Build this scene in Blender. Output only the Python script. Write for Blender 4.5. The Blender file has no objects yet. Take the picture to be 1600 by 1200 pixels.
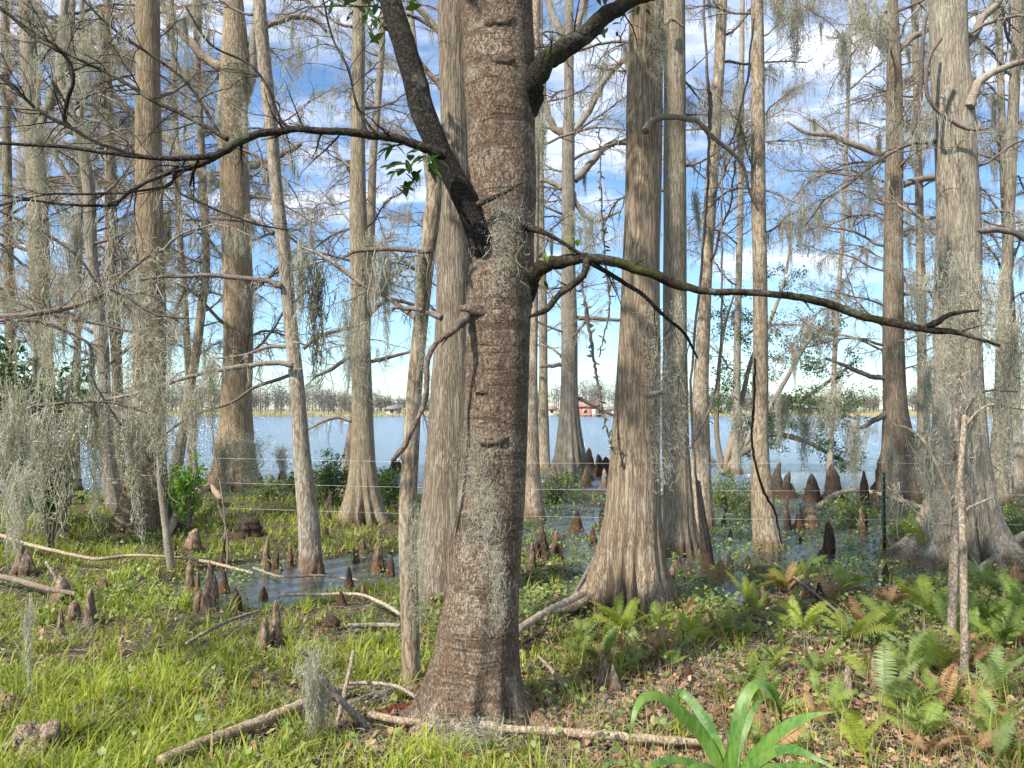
import bpy, math, random
import numpy as np
from math import radians, sin, cos, pi

# ------------------------------------------------------------------ camera, world, sun, exposure
S = bpy.context.scene
COL = S.collection
CAMZ, FPX, HOR = 1.75, 1200.0, 641.0
PITCH = math.atan((HOR - 600) / FPX)
cam_data = bpy.data.cameras.new('camera'); cam = bpy.data.objects.new('camera', cam_data); COL.objects.link(cam)
cam.location = (0, 0, CAMZ); cam.rotation_euler = (pi / 2 + PITCH, 0, 0)
cam_data.sensor_width = 36; cam_data.lens = 27.0; cam_data.clip_start = 0.05; cam_data.clip_end = 6000
S.camera = cam
S.view_settings.view_transform = 'Standard'; S.view_settings.look = 'None'
S.view_settings.gamma = 1; S.view_settings.exposure = 1.0
SUN_EL, SUN_AZ = radians(46), radians(226)      # azimuth of the sun, clockwise from +Y (camera looks along +Y)
sv = (sin(SUN_AZ) * cos(SUN_EL), cos(SUN_AZ) * cos(SUN_EL), sin(SUN_EL))
sl = bpy.data.lights.new('sun', 'SUN'); sl.energy = 4.2; sl.angle = radians(1.2); sl.color = (1, .93, .82)
so = bpy.data.objects.new('sun', sl); COL.objects.link(so)
from mathutils import Vector, Matrix
so.rotation_euler = Vector(sv).to_track_quat('Z', 'Y').to_euler()
wd = bpy.data.worlds.new('World'); S.world = wd; wd.use_nodes = True


class NT:
    """tiny helper for node trees"""
    def __init__(s, tree): s.t = tree; s.n = tree.nodes; s.l = tree.links
    def node(s, kind, **kw):
        n = s.n.new(kind)
        for k, v in kw.items():
            if k == 'ins':
                for i, x in v.items():
                    if hasattr(x, 'is_output') or isinstance(x, bpy.types.NodeSocket): s.l.new(x, n.inputs[i])
                    else: n.inputs[i].default_value = x
            else: setattr(n, k, v)
        return n
    def math(s, op, a, b=0.0, clamp=False):
        n = s.node('ShaderNodeMath', operation=op, use_clamp=clamp, ins={0: a, 1: b}); return n.outputs[0]
    def mix(s, f, a, b, blend='MIX'):
        n = s.node('ShaderNodeMix', data_type='RGBA', blend_type=blend)
        for i, v in ((0, f), (6, a), (7, b)):
            if isinstance(v, bpy.types.NodeSocket): s.l.new(v, n.inputs[i])
            else: n.inputs[i].default_value = (v if i == 0 else (tuple(v) + (1,) if len(v) == 3 else v))
        return n.outputs[2]
    def ramp(s, f, a, b, lo=0.0, hi=1.0):
        n = s.node('ShaderNodeMapRange', clamp=True, interpolation_type='SMOOTHSTEP', ins={0: f, 1: a, 2: b, 3: lo, 4: hi}); return n.outputs[0]
    def noise(s, vec, scale, detail=4, rough=.55, dist=0.0):
        n = s.node('ShaderNodeTexNoise', ins={'Scale': scale, 'Detail': detail, 'Roughness': rough, 'Distortion': dist})
        if vec is not None: s.l.new(vec, n.inputs['Vector'])
        return n.outputs[0]
    def mapping(s, vec, scale=(1, 1, 1), loc=(0, 0, 0)):
        n = s.node('ShaderNodeMapping', ins={0: vec, 1: loc, 3: scale}); return n.outputs[0]


w = NT(wd.node_tree); w.n.clear()
sky = w.node('ShaderNodeTexSky', sky_type='NISHITA', sun_disc=False, sun_elevation=SUN_EL, sun_rotation=SUN_AZ,
             altitude=10, air_density=1.0, dust_density=0.25, ozone_density=2.5)
tc = w.node('ShaderNodeTexCoord'); sp = w.node('ShaderNodeSeparateXYZ', ins={0: tc.outputs[0]})
zc = w.math('ADD', w.math('MAXIMUM', sp.outputs[2], 0.0), 0.16)
cv = w.node('ShaderNodeCombineXYZ', ins={0: w.math('DIVIDE', sp.outputs[0], zc), 1: w.math('DIVIDE', sp.outputs[1], zc), 2: 0.0}).outputs[0]
cn = w.noise(w.mapping(cv, (1.0, 1.15, 1), (3.7, 1.2, 0)), 1.5, 8, .56, .5)
cn2 = w.noise(w.mapping(cv, (1, 2.2, 1), (8, 3, 1)), 3.2, 6, .6, .2)
cs = w.math('ADD', w.math('MULTIPLY', cn, .75), w.math('MULTIPLY', cn2, .25))
thr = w.ramp(sp.outputs[2], 0.05, 0.50, 0.12, -0.045)
cf = w.ramp(w.math('SUBTRACT', cs, thr), 0.42, 0.63)
cf = w.math('MULTIPLY', cf, w.ramp(sp.outputs[2], 0.03, 0.16, .35, 0.95))
cshade = w.mix(w.ramp(cn2, .35, .7), (4.0, 4.7, 6.2), (7.2, 7.5, 8.1))
skyc = w.mix(1.0, sky.outputs[0], (.84, .98, 1.08), 'MULTIPLY')
skym = w.mix(cf, skyc, cshade)
bg = w.node('ShaderNodeBackground', ins={0: skym, 1: 0.10})
w.l.new(bg.outputs[0], w.node('ShaderNodeOutputWorld').inputs[0])

S.render.engine = 'CYCLES'
RNG = np.random.default_rng(7)
random.seed(7)

# ------------------------------------------------------------------ ground function and pixel helpers
CA, SA = cos(PITCH), sin(PITCH)
def P(px, py, d):
    """world point seen at photo pixel (px, py) at forward distance d"""
    u, v = (px - 800) / FPX, (600 - py) / FPX
    x, y, z = u, CA - v * SA, SA + v * CA
    t = d / y
    return np.array([x * t, d, CAMZ + z * t])

def sst(x, a, b):
    t = np.clip((x - a) / (b - a), 0, 1); return t * t * (3 - 2 * t)

_ph = np.random.default_rng(3).uniform(0, 6.28, (40, 3)); _an = np.random.default_rng(4).uniform(0, 6.28, 40)
def sn(x, y, scale, k0=0, n=6):
    """cheap smooth pseudo noise, about -1..1"""
    r = 0
    for i in range(n):
        a = _an[k0 + i]; f = scale * (1 + .37 * i)
        r = r + np.sin((x * cos(a) + y * sin(a)) * f + _ph[k0 + i, 0] + 1.3 * np.sin((x * sin(a) - y * cos(a)) * f * .7 + _ph[k0 + i, 1])) / (1 + .25 * i)
    return r / 3.2

POOLS = [(-2.4, 7.9, .95, 1.3, .14), (-1.5, 8.7, .6, .8, .12), (-1.15, 7.9, .4, .6, .11), (1.1, 9.2, .6, 1.4, .13), (.55, 7.6, .4, .6, .08), (.9, 12.5, 1.0, 1.5, .12), (2.9, 12.3, 1.2, 1.3, .12),
         (2.0, 8.2, .5, 1.6, .10), (4.1, 9.6, 1.1, 1.8, .14), (4.9, 11.6, 1.1, 1.5, .12), (3.2, 9.8, .5, 1.2, .10), (4.5, 8.2, .35, .35, .09), (2.65, 10.3, .5, 1.4, .08),
         (3.6, 7.6, .25, .3, .07), (-2.9, 6.2, .3, .25, .02), (5.6, 13.5, 2.0, 1.6, .2), (.1, 10.5, .4, .7, .06)]
def hgt(x, y):
    x = np.asarray(x, float); y = np.asarray(y, float)
    b = .17 - .10 * sst(y, 2.5, 7.2) - .035 * sst(y, 7, 10) * sst(x, -1.5, 1.5)
    b = b + .025 * sn(x, y, 1.6) + .018 * sn(x, y, 6.5, 8) * (1 - sst(y, 14, 18))
    b = b + .05 * sst(-x, 1, 3) * sst(y, 9, 11) 
    for px, py, rx, ry, dp in POOLS:
        q = ((x - px) / rx) ** 2 + ((y - py) / ry) ** 2
        b = b - dp * np.exp(-q * q)
    b = b + .022 * sn(x, y, 11, 30, 5) * sst(y, 5.5, 7) * (1 - sst(y, 13, 15)) + .018 * sn(x, y, 4.3, 20) * sst(x, -.5, 1) * sst(y, 6, 7.5) * (1 - sst(y, 14, 15))
    lake = 15.3 + .8 * np.sin(x * .35 + 1) + .5 * np.sin(x * 1.1)
    b = b - 1.3 * sst(y, lake, lake + 5)
    sh = 206 + 6 * np.sin(x * .021 + 1) + 3 * np.sin(x * .06)
    b = b + 2.6 * sst(y, sh - 3, sh + 30) + 1.5 * sst(y, 300, 700)
    return b

def G(px, py, lo=1.2, hi=40):
    """ground point under a photo pixel"""
    for _ in range(50):
        m = (lo + hi) / 2; p = P(px, py, m)
        if p[2] > max(float(hgt(p[0], p[1])), -.02): lo = m
        else: hi = m
    return P(px, py, lo)

# ------------------------------------------------------------------ mesh helpers
class MB:
    def __init__(s): s.v = []; s.q = []; s.t = []; s.n = 0
    def add(s, v, q=None, t=None):
        v = np.asarray(v, float).reshape(-1, 3)
        if q is not None and len(q): s.q.append(np.asarray(q, np.int64).reshape(-1, 4) + s.n)
        if t is not None and len(t): s.t.append(np.asarray(t, np.int64).reshape(-1, 3) + s.n)
        s.v.append(v); s.n += len(v)
    def mesh(s, name, mat, origin=(0, 0, 0), smooth=True):
        me = bpy.data.meshes.new(name)
        V = (np.concatenate(s.v) if s.v else np.zeros((0, 3))) - np.asarray(origin)
        Q = np.concatenate(s.q) if s.q else np.zeros((0, 4), np.int64)
        T = np.concatenate(s.t) if s.t else np.zeros((0, 3), np.int64)
        me.vertices.add(len(V)); me.vertices.foreach_set('co', V.astype(np.float32).ravel())
        me.loops.add(len(Q) * 4 + len(T) * 3); me.loops.foreach_set('vertex_index', np.concatenate([Q.ravel(), T.ravel()]).astype(np.int32))
        me.polygons.add(len(Q) + len(T))
        ls = np.concatenate([np.arange(len(Q)) * 4, len(Q) * 4 + np.arange(len(T)) * 3]).astype(np.int32)
        me.polygons.foreach_set('loop_start', ls)
        me.update(calc_edges=True); me.validate()
        if smooth: me.polygons.foreach_set('use_smooth', [True] * len(me.polygons))
        if mat: me.materials.append(mat)
        return me
    def build(s, name, mat, parent=None, origin=None, smooth=True):
        o0 = origin if origin is not None else (tuple(parent['_o']) if parent is not None else (0, 0, 0))
        o = bpy.data.objects.new(name, s.mesh(name, mat, o0, smooth)); COL.objects.link(o)
        if parent is not None: o.parent = parent; o['_o'] = list(o0)
        elif origin is not None: o.location = origin
        return o

def tag(o, label=None, cat=None, group=None, kind=None):
    if label: o['label'] = label
    if cat: o['category'] = cat
    if group: o['group'] = group
    if kind: o['kind'] = kind
    return o

def thing(name, loc, label, cat, group=None):
    o = bpy.data.objects.new(name, None); COL.objects.link(o); o.location = tuple(loc); o['_o'] = list(map(float, loc))
    o.empty_display_size = .1
    return tag(o, label, cat, group)

def spline(pts, n):
    """Catmull-Rom through rows of pts (any number of columns)"""
    p = np.asarray(pts, float); m = len(p)
    if m < 3:
        t = np.linspace(0, 1, n)[:, None]; return p[0] * (1 - t) + p[-1] * t
    q = np.vstack([2 * p[0] - p[1], p, 2 * p[-1] - p[-2]])
    u = np.linspace(0, m - 1 - 1e-9, n); i = u.astype(int); f = (u - i)[:, None]
    a, b, c, d = q[i], q[i + 1], q[i + 2], q[i + 3]
    return .5 * (2 * b + (c - a) * f + (2 * a - 5 * b + 4 * c - d) * f ** 2 + (3 * b - a - 3 * c + d) * f ** 3)

def norm(v): return v / (np.linalg.norm(v, axis=-1, keepdims=True) + 1e-12)

def tube(mb, pts, r, sides=5, cap=True, lump=0, rng=None):
    p = np.asarray(pts, float); n = len(p); r = np.broadcast_to(np.asarray(r, float), (n,))
    t = np.gradient(p, axis=0); t = norm(t)
    ref = np.array([0, 0, 1.]) if abs(t[0, 2]) < .8 else np.array([1., 0, 0])
    if np.abs((t @ ref)).max() > .97: ref = norm(np.array([.37, .71, .6])) if abs(t[0] @ norm(np.array([.37, .71, .6]))) < .9 else np.array([0, 1., 0])
    a = norm(np.cross(t, ref)); b = np.cross(t, a)
    th = np.arange(sides) * 2 * pi / sides
    rr = r[:, None] * np.ones((1, sides))
    if lump and rng is not None:
        nz = rng.normal(0, 1, rr.shape)
        if n > 12:
            nz = (nz + np.roll(nz, 1, 1) + np.roll(nz, -1, 1)) / 2.0
            z2 = nz.copy()
            for s_ in (1, 2): z2[s_:] += nz[:-s_]; z2[:-s_] += nz[s_:]
            nz = z2 / 2.6 + rng.normal(0, .35, rr.shape)
        rr = rr * (1 + lump * nz)
    v = p[:, None] + rr[..., None] * (np.cos(th)[None, :, None] * a[:, None] + np.sin(th)[None, :, None] * b[:, None])
    i = (np.arange(n - 1)[:, None] * sides + np.arange(sides)[None]); j = (np.arange(n - 1)[:, None] * sides + (np.arange(sides)[None] + 1) % sides)
    q = np.stack([i, j, j + sides, i + sides], -1).reshape(-1, 4)
    v = v.reshape(-1, 3); tr = None
    if cap:
        v = np.vstack([v, p[-1] + t[-1] * r[-1] * .5, p[0]]); k = (n - 1) * sides; c = n * sides
        tr = [[k + s_, k + (s_ + 1) % sides, c] for s_ in range(sides)] + [[(s_ + 1) % sides, s_, c + 1] for s_ in range(sides)]
    mb.add(v, q, tr)

def ribbons(mb, Pts, W, side, fold=0.0):
    """Pts (S,K,3), W (S,K) half widths, side (S,3) or (S,K,3)"""
    Pts = np.asarray(Pts, float); s, k, _ = Pts.shape
    side = np.asarray(side, float)
    if side.ndim == 2: side = side[:, None, :]
    W = np.broadcast_to(W, (s, k))[..., None]
    L = Pts - side * W; R = Pts + side * W
    if fold:
        up = np.array([0, 0, 1.]) * fold
        L = L + up * W; R = R + up * W
        v = np.stack([L, Pts, R], 2).reshape(-1, 3)
        base = (np.arange(s)[:, None, None] * k * 3 + np.arange(k - 1)[None, :, None] * 3 + np.arange(2)[None, None, :])
        q = np.stack([base, base + 1, base + 4, base + 3], -1)
    else:
        v = np.stack([L, R], 2).reshape(-1, 3)
        base = (np.arange(s)[:, None] * k * 2 + np.arange(k - 1)[None, :] * 2)
        q = np.stack([base, base + 1, base + 3, base + 2], -1)
    mb.add(v, q.reshape(-1, 4))

# ------------------------------------------------------------------ materials
def new_mat(name):
    m = bpy.data.materials.new(name); m.use_nodes = True; t = NT(m.node_tree); t.n.clear()
    out = t.node('ShaderNodeOutputMaterial'); return m, t, out

def bark_mat(name, deep, mid, pale, lichen, sc=1.0, stretch=.07, lich=.5, bump=.02, rings=False, wet=True, moss=None):
    m, t, out = new_mat(name)
    geo = t.node('ShaderNodeNewGeometry'); oi = t.node('ShaderNodeObjectInfo')
    pos = t.node('ShaderNodeVectorMath', operation='ADD', ins={0: geo.outputs['Position'], 1: t.node('ShaderNodeCombineXYZ', ins={2: t.math('MULTIPLY', oi.outputs['Random'], 9.0)}).outputs[0]}).outputs[0]
    warp = t.node('ShaderNodeTexNoise', ins={'Vector': pos, 'Scale': 2.6, 'Detail': 2.0})
    wv = t.node('ShaderNodeVectorMath', operation='SCALE', ins={0: warp.outputs[1], 3: .07}).outputs[0]
    pw = t.node('ShaderNodeVectorMath', operation='ADD', ins={0: pos, 1: wv}).outputs[0]
    st = t.mapping(pw, (1, 1, stretch))
    n1 = t.noise(st, 58 * sc, 6, .66)
    n2 = t.noise(t.mapping(pw, (1, 1, stretch * 2.2)), 110 * sc, 4, .6)
    rg_ = t.math('ABSOLUTE', t.math('SUBTRACT', t.noise(t.mapping(pw, (1, 1, stretch * 1.3), (3, 1, 2)), 30 * sc, 3, .55), .5))
    fis = t.ramp(rg_, 0.0, .11)
    big = t.noise(pos, 2.1, 4, .6); big2 = t.noise(pos, 7.5, 5, .65)
    hgt_ = t.math('ADD', t.math('MULTIPLY', n1, .62), t.math('ADD', t.math('MULTIPLY', n2, .36), t.math('MULTIPLY', fis, .17)))
    c = t.mix(t.ramp(hgt_, .42, .72), deep, mid)
    c = t.mix(t.ramp(t.math('ADD', hgt_, t.math('MULTIPLY', t.math('SUBTRACT', big, .5), .5)), .62, .88), c, pale)
    if rings:
        rn = t.noise(t.mapping(pw, (.35, .35, 2.6)), 5.5, 3, .6)
        c = t.mix(t.ramp(rn, .52, .62, 0, .7), c, deep)
        hgt_ = t.math('SUBTRACT', hgt_, t.ramp(rn, .5, .6, 0, .35))
    lf = t.ramp(t.math('ADD', t.math('MULTIPLY', big2, .6), t.math('MULTIPLY', big, .4)), .56 - lich * .08, .66, 0, lich)
    lf = t.math('MULTIPLY', lf, t.ramp(n2, .35, .6, .35, 1))
    c = t.mix(lf, c, lichen)
    if rings:
        c = t.mix(t.math('MULTIPLY', t.ramp(t.noise(t.mapping(pos, (1, 1, .5), (4, 2, 7)), 2.6, 4, .65), .52, .66), .5), c, (.13, .065, .03))
        lg = t.noise(t.mapping(pos, (1, 1, .7), (2, 5, 3)), 3.4, 5, .7)
        c = t.mix(t.ramp(lg, .52, .62, 0, .55), c, (.075, .045, .026))
        c = t.mix(t.math('MULTIPLY', t.ramp(t.noise(pos, 85, 3, .7), .54, .64, 0, .75), t.ramp(lg, .38, .50, 1, .15)), c, (.52, .47, .37)); c = t.mix(t.ramp(t.noise(t.mapping(pos, (1, 1, .4), (9, 2, 7)), 60, 3, .7), .56, .66, 0, .7), c, (.05, .033, .022))
    if moss:
        c = t.mix(t.math('MULTIPLY', t.ramp(t.noise(pos, 3.6, 4, .7), .52, .68), .6), c, moss)
    # per-tree tint and brown water stain at the foot
    tint = t.node('ShaderNodeHueSaturation', ins={1: t.ramp(oi.outputs['Random'], 0, 1, .8, 1.12), 2: t.ramp(t.math('FRACT', t.math('MULTIPLY', oi.outputs['Random'], 7.3)), 0, 1, .85, 1.15), 4: c})
    c = tint.outputs[0]
    if wet:
        sz = t.node('ShaderNodeSeparateXYZ', ins={0: geo.outputs['Position']}).outputs[2]
        sf = t.ramp(t.math('ADD', sz, t.math('MULTIPLY', big2, .25)), .20, .36, .62, 0)
        c = t.mix(sf, c, (.10, .055, .03))
    bs = t.node('ShaderNodeBsdfPrincipled', ins={'Base Color': c, 'Roughness': .9})
    bs.inputs['Specular IOR Level'].default_value = .15
    bp = t.node('ShaderNodeBump', ins={'Strength': 1.0, 'Distance': bump, 'Height': hgt_})
    t.l.new(bp.outputs[0], bs.inputs['Normal']); t.l.new(bs.outputs[0], out.inputs[0])
    return m

def leaf_mat(name, cols, trans=.45, rough=.5, var=.3, spec=.3):
    """cols: list of colours picked per leaf or blade"""
    m, t, out = new_mat(name)
    geo = t.node('ShaderNodeNewGeometry'); rnd = geo.outputs['Random Per Island']
    cr = t.node('ShaderNodeValToRGB', ins={0: rnd}); el = cr.color_ramp.elements
    while len(el) < len(cols): el.new(.5)
    for i, c in enumerate(cols): el[i].position = i / max(1, len(cols) - 1); el[i].color = (*c, 1)
    n = t.noise(geo.outputs['Position'], 1.9, 3, .6)
    hs = t.node('ShaderNodeHueSaturation', ins={2: t.ramp(n, .3, .7, 1 - var, 1 + var), 4: cr.outputs[0]})
    bs = t.node('ShaderNodeBsdfPrincipled', ins={'Base Color': hs.outputs[0], 'Roughness': rough}); bs.inputs['Specular IOR Level'].default_value = spec
    if trans > 0:
        tr = t.node('ShaderNodeBsdfTranslucent', ins={0: t.mix(1.0, hs.outputs[0], (1.25, 1.2, .7), 'MULTIPLY')})
        mx = t.node('ShaderNodeMixShader', ins={0: trans, 1: bs.outputs[0], 2: tr.outputs[0]}); t.l.new(mx.outputs[0], out.inputs[0])
    else: t.l.new(bs.outputs[0], out.inputs[0])
    return m

M = {}
M['cypress'] = bark_mat('cypress_bark', (.16, .12, .08), (.345, .275, .19), (.50, .415, .305), (.40, .38, .31), 1.4, .04, .4, .030)
M['cypress_grey'] = bark_mat('grey_cypress_bark', (.17, .14, .10), (.345, .29, .21), (.49, .42, .315), (.40, .39, .32), 1.4, .055, .6, .028)
M['cypress_brown'] = bark_mat('brown_cypress_bark', (.15, .115, .08), (.31, .245, .175), (.46, .38, .285), (.38, .35, .28), 1.5, .035, .3, .032)
M['smooth'] = bark_mat('pale_smooth_bark', (.15, .11, .075), (.35, .285, .205), (.48, .41, .31), (.40, .41, .32), .8, .2, .7, .008)
M['bay'] = bark_mat('scaly_brown_bark', (.085, .055, .034), (.27, .19, .12), (.46, .37, .26), (.46, .43, .35), 1.5, .5, .55, .012, rings=True, wet=False)
M['baydark'] = bark_mat('dark_limb_bark', (.012, .010, .008), (.042, .032, .024), (.10, .085, .065), (.26, .27, .21), 1.3, .8, .5, .008, wet=False, moss=(.06, .075, .02))
M['branch'] = bark_mat('grey_branch_bark', (.14, .11, .085), (.27, .225, .175), (.38, .33, .27), (.38, .39, .32), 1.5, .6, .5, .004, wet=False)
M['twig'] = bark_mat('brown_twig_bark', (.09, .07, .06), (.20, .16, .135), (.30, .25, .21), (.26, .25, .2), 1.5, .6, .3, .002, wet=False)
M['limb'] = bark_mat('brown_limb_bark', (.07, .052, .04), (.16, .12, .09), (.26, .21, .165), (.30, .30, .24), 1.5, .6, .4, .006, wet=False)
M['deadwood'] = bark_mat('bleached_dead_wood', (.17, .125, .085), (.37, .30, .215), (.52, .44, .33), (.42, .40, .32), 1.2, .5, .4, .008, wet=False)
M['rot'] = bark_mat('red_rotten_wood', (.07, .02, .012), (.20, .065, .035), (.33, .13, .07), (.3, .2, .12), 1.2, .4, .1, .02, wet=False)
M['knee'] = bark_mat('knee_bark', (.10, .065, .04), (.28, .20, .135), (.44, .35, .25), (.36, .34, .26), 1.1, .22, .35, .014)
M['knee_dark'] = bark_mat('dark_knee_bark', (.03, .021, .016), (.085, .058, .042), (.18, .135, .10), (.2, .2, .15), 1.1, .3, .2, .014)
M['moss'] = leaf_mat('grey_moss', [(.30, .285, .24), (.41, .395, .34), (.52, .505, .445), (.36, .35, .285)], .35, .9, .15, .1)
M['moss_dark'] = leaf_mat('dark_moss', [(.12, .12, .085), (.22, .21, .15), (.30, .29, .2)], .3, .9, .2, .1)
M['grass'] = leaf_mat('grass', [(.15, .21, .03), (.28, .34, .045), (.38, .43, .07), (.22, .29, .04), (.44, .40, .17)], .5, .45, .3)
M['grass2'] = leaf_mat('dry_grass', [(.27, .21, .11), (.38, .30, .17), (.17, .12, .065)], .3, .7, .2)
M['herb'] = leaf_mat('herb_leaves', [(.09, .15, .04), (.16, .24, .06), (.24, .31, .09), (.13, .20, .07), (.31, .32, .13)], .4, .45, .3)
M['litter'] = leaf_mat('leaf_litter', [(.24, .13, .075), (.35, .22, .13), (.11, .06, .035), (.46, .33, .21), (.28, .10, .055)], .1, .65, .25)
M['fern'] = leaf_mat('fern_green', [(.15, .23, .05), (.23, .31, .07), (.18, .25, .07)], .45, .45, .25)
M['fern_yellow'] = leaf_mat('fern_yellow_green', [(.24, .33, .05), (.33, .38, .07), (.27, .30, .06)], .5, .45, .2)
M['fern_grey'] = leaf_mat('fern_blue_green', [(.17, .25, .09), (.26, .33, .13), (.21, .28, .10)], .4, .4, .2)
M['fern_brown'] = leaf_mat('fern_dead', [(.28, .15, .07), (.36, .23, .12), (.18, .095, .05)], .3, .7, .25)
M['bayleaf'] = leaf_mat('glossy_dark_leaves', [(.025, .07, .014), (.05, .11, .022), (.09, .15, .03)], .3, .28, .2, .6)
M['shrubleaf'] = leaf_mat('shrub_leaves', [(.035, .085, .02), (.06, .13, .03), (.10, .17, .04)], .35, .4, .25, .5)
M['youngleaf'] = leaf_mat('young_leaves', [(.12, .28, .03), (.20, .36, .05), (.28, .40, .08)], .5, .4, .15, .4)
M['tanleaf'] = leaf_mat('tan_leaves', [(.42, .22, .08), (.50, .33, .17), (.36, .16, .06), (.48, .38, .24)], .4, .6, .2)
M['catkin'] = leaf_mat('catkins', [(.22, .14, .10), (.16, .11, .09), (.30, .18, .13)], .15, .8, .2)
M['bud'] = leaf_mat('far_twigs', [(.26, .21, .18), (.36, .29, .25), (.30, .24, .20)], .2, .9, .2)
M['farwood'] = leaf_mat('far_wood', [(.13, .12, .115), (.19, .175, .165), (.17, .14, .13), (.10, .115, .09), (.23, .215, .20)], .15, .9, .25)
M['reed'] = leaf_mat('reeds', [(.42, .36, .19), (.50, .42, .25), (.34, .32, .15)], .2, .8, .2)

def plain(name, col, rough=.6, metal=0, ns=0, nv=.25, bump=0):
    m, t, out = new_mat(name); c = col
    geo = t.node('ShaderNodeNewGeometry')
    bs = t.node('ShaderNodeBsdfPrincipled', ins={'Roughness': rough, 'Metallic': metal})
    if ns:
        n = t.noise(geo.outputs['Position'], ns, 4, .6)
        hs = t.node('ShaderNodeHueSaturation', ins={2: t.ramp(n, .3, .7, 1 - nv, 1 + nv), 4: (*col, 1)}); t.l.new(hs.outputs[0], bs.inputs['Base Color'])
        if bump: t.l.new(t.node('ShaderNodeBump', ins={'Distance': bump, 'Height': n}).outputs[0], bs.inputs['Normal'])
    else: bs.inputs['Base Color'].default_value = (*col, 1)
    t.l.new(bs.outputs[0], out.inputs[0]); return m

M['wire'] = plain('galvanised_wire', (.62, .60, .55), .5, .3, 20)
M['post_green'] = plain('green_steel_post', (.015, .05, .035), .55, .2, 15)
M['wall_red'] = plain('red_wall', (.40, .14, .10), .8, 0, .4)
M['wall_pale'] = plain('pale_wall', (.62, .58, .50), .8, 0, .4)
M['wall_tan'] = plain('tan_wall', (.42, .33, .25), .8, 0, .4)
M['roof_red'] = plain('red_roof', (.32, .17, .14), .8, 0, 1)
M['roof_grey'] = plain('grey_roof', (.20, .19, .18), .8, 0, 1)
M['trim'] = plain('white_trim', (.75, .74, .7), .6)
M['glass'] = plain('window_glass', (.05, .06, .07), .1)
M['plank'] = plain('dock_planks', (.38, .33, .27), .8, 0, 2)

# ground
m, t, out = new_mat('swamp_ground'); geo = t.node('ShaderNodeNewGeometry'); pos = geo.outputs['Position']
a = t.noise(pos, 1.3, 6, .62); b = t.noise(pos, 14, 6, .7); c3 = t.noise(pos, 60, 3, .7)
col = t.mix(t.ramp(b, .35, .68), (.035, .024, .016), (.13, .085, .05))
col = t.mix(t.ramp(c3, .5, .72, 0, .6), col, (.24, .16, .10))
col = t.mix(t.ramp(a, .42, .62, 0, .5), col, (.06, .085, .022))
zz = t.node('ShaderNodeSeparateXYZ', ins={0: pos})
far = t.ramp(zz.outputs[1], 150, 190)
col = t.mix(far, col, t.mix(t.ramp(t.noise(pos, .06, 4), .4, .6), (.16, .17, .07), (.30, .25, .15)))
wetf = t.ramp(t.math('ADD', zz.outputs[2], t.math('MULTIPLY', b, .04)), .03, .09, 1, 0)
col = t.mix(t.math('MULTIPLY', wetf, .65), col, (.018, .013, .010))
bs = t.node('ShaderNodeBsdfPrincipled', ins={'Base Color': col, 'Roughness': t.math('SUBTRACT', .9, t.math('MULTIPLY', wetf, .45))})
t.l.new(t.node('ShaderNodeBump', ins={'Strength': 1.0, 'Distance': .05, 'Height': t.math('ADD', b, t.math('MULTIPLY', c3, .4))}).outputs[0], bs.inputs['Normal'])
t.l.new(bs.outputs[0], out.inputs[0]); M['ground'] = m
# water
m, t, out = new_mat('lake_water'); geo = t.node('ShaderNodeNewGeometry'); pos = geo.outputs['Position']
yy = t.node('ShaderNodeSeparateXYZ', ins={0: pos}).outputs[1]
wn = t.noise(t.mapping(pos, (.5, 1.5, 1)), 3.2, 6, .75, .3); wn2 = t.noise(t.mapping(pos, (.3, 1, 1)), .5, 3, .5)
hh = t.math('MULTIPLY', t.math('ADD', wn, t.math('MULTIPLY', wn2, .8)), t.ramp(yy, 11, 30, .02, 1))
bs = t.node('ShaderNodeBsdfPrincipled', ins={'Base Color': t.mix(t.ramp(yy, 13, 22), (.06, .072, .085), (.12, .21, .31)), 'Roughness': t.ramp(yy, 11, 30, .02, .2), 'IOR': 1.85})  # pool and lake base colours lifted toward blue, standing in for reflected sky
bs.inputs['Specular IOR Level'].default_value = .9
t.l.new(t.node('ShaderNodeBump', ins={'Strength': 1.0, 'Distance': .55, 'Height': hh}).outputs[0], bs.inputs['Normal'])
t.l.new(bs.outputs[0], out.inputs[0]); M['water'] = m

# ------------------------------------------------------------------ setting: ground, lake
def axis(segs):
    r = [np.array([segs[0][0]])]
    for a_, b_, st_ in segs:
        n = max(1, int(round((b_ - a_) / st_))); r.append(np.linspace(a_, b_, n + 1)[1:])
    return np.concatenate(r)
xs = axis([(-1400, -200, 100), (-200, -30, 10), (-30, -9, 1), (-9, 9, .06), (9, 30, 1), (30, 200, 10), (200, 1400, 100)])
ys = axis([(-40, 0, 4), (0, 2, .25), (2, 14, .06), (14, 22, .25), (22, 60, 3), (60, 196, 15), (196, 250, 3), (250, 400, 15), (400, 1800, 120)])
X, Y = np.meshgrid(xs, ys); Z = hgt(X, Y)
near = (np.abs(X) < 9) & (Y > 2) & (Y < 14)
Z = Z + near * (.010 * sn(X, Y, 22, 14) + .006 * sn(X, Y, 47, 22))
nx = len(xs); ii = (np.arange(len(ys) - 1)[:, None] * nx + np.arange(nx - 1)[None])
mb = MB(); mb.add(np.stack([X, Y, Z], -1), np.stack([ii, ii + 1, ii + nx + 1, ii + nx], -1).reshape(-1, 4))
tag(mb.build('ground', M['ground']), kind='structure')
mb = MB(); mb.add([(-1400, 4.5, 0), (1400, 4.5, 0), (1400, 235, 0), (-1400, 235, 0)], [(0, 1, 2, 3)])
tag(mb.build('lake', M['water'], smooth=False), kind='structure')

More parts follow.
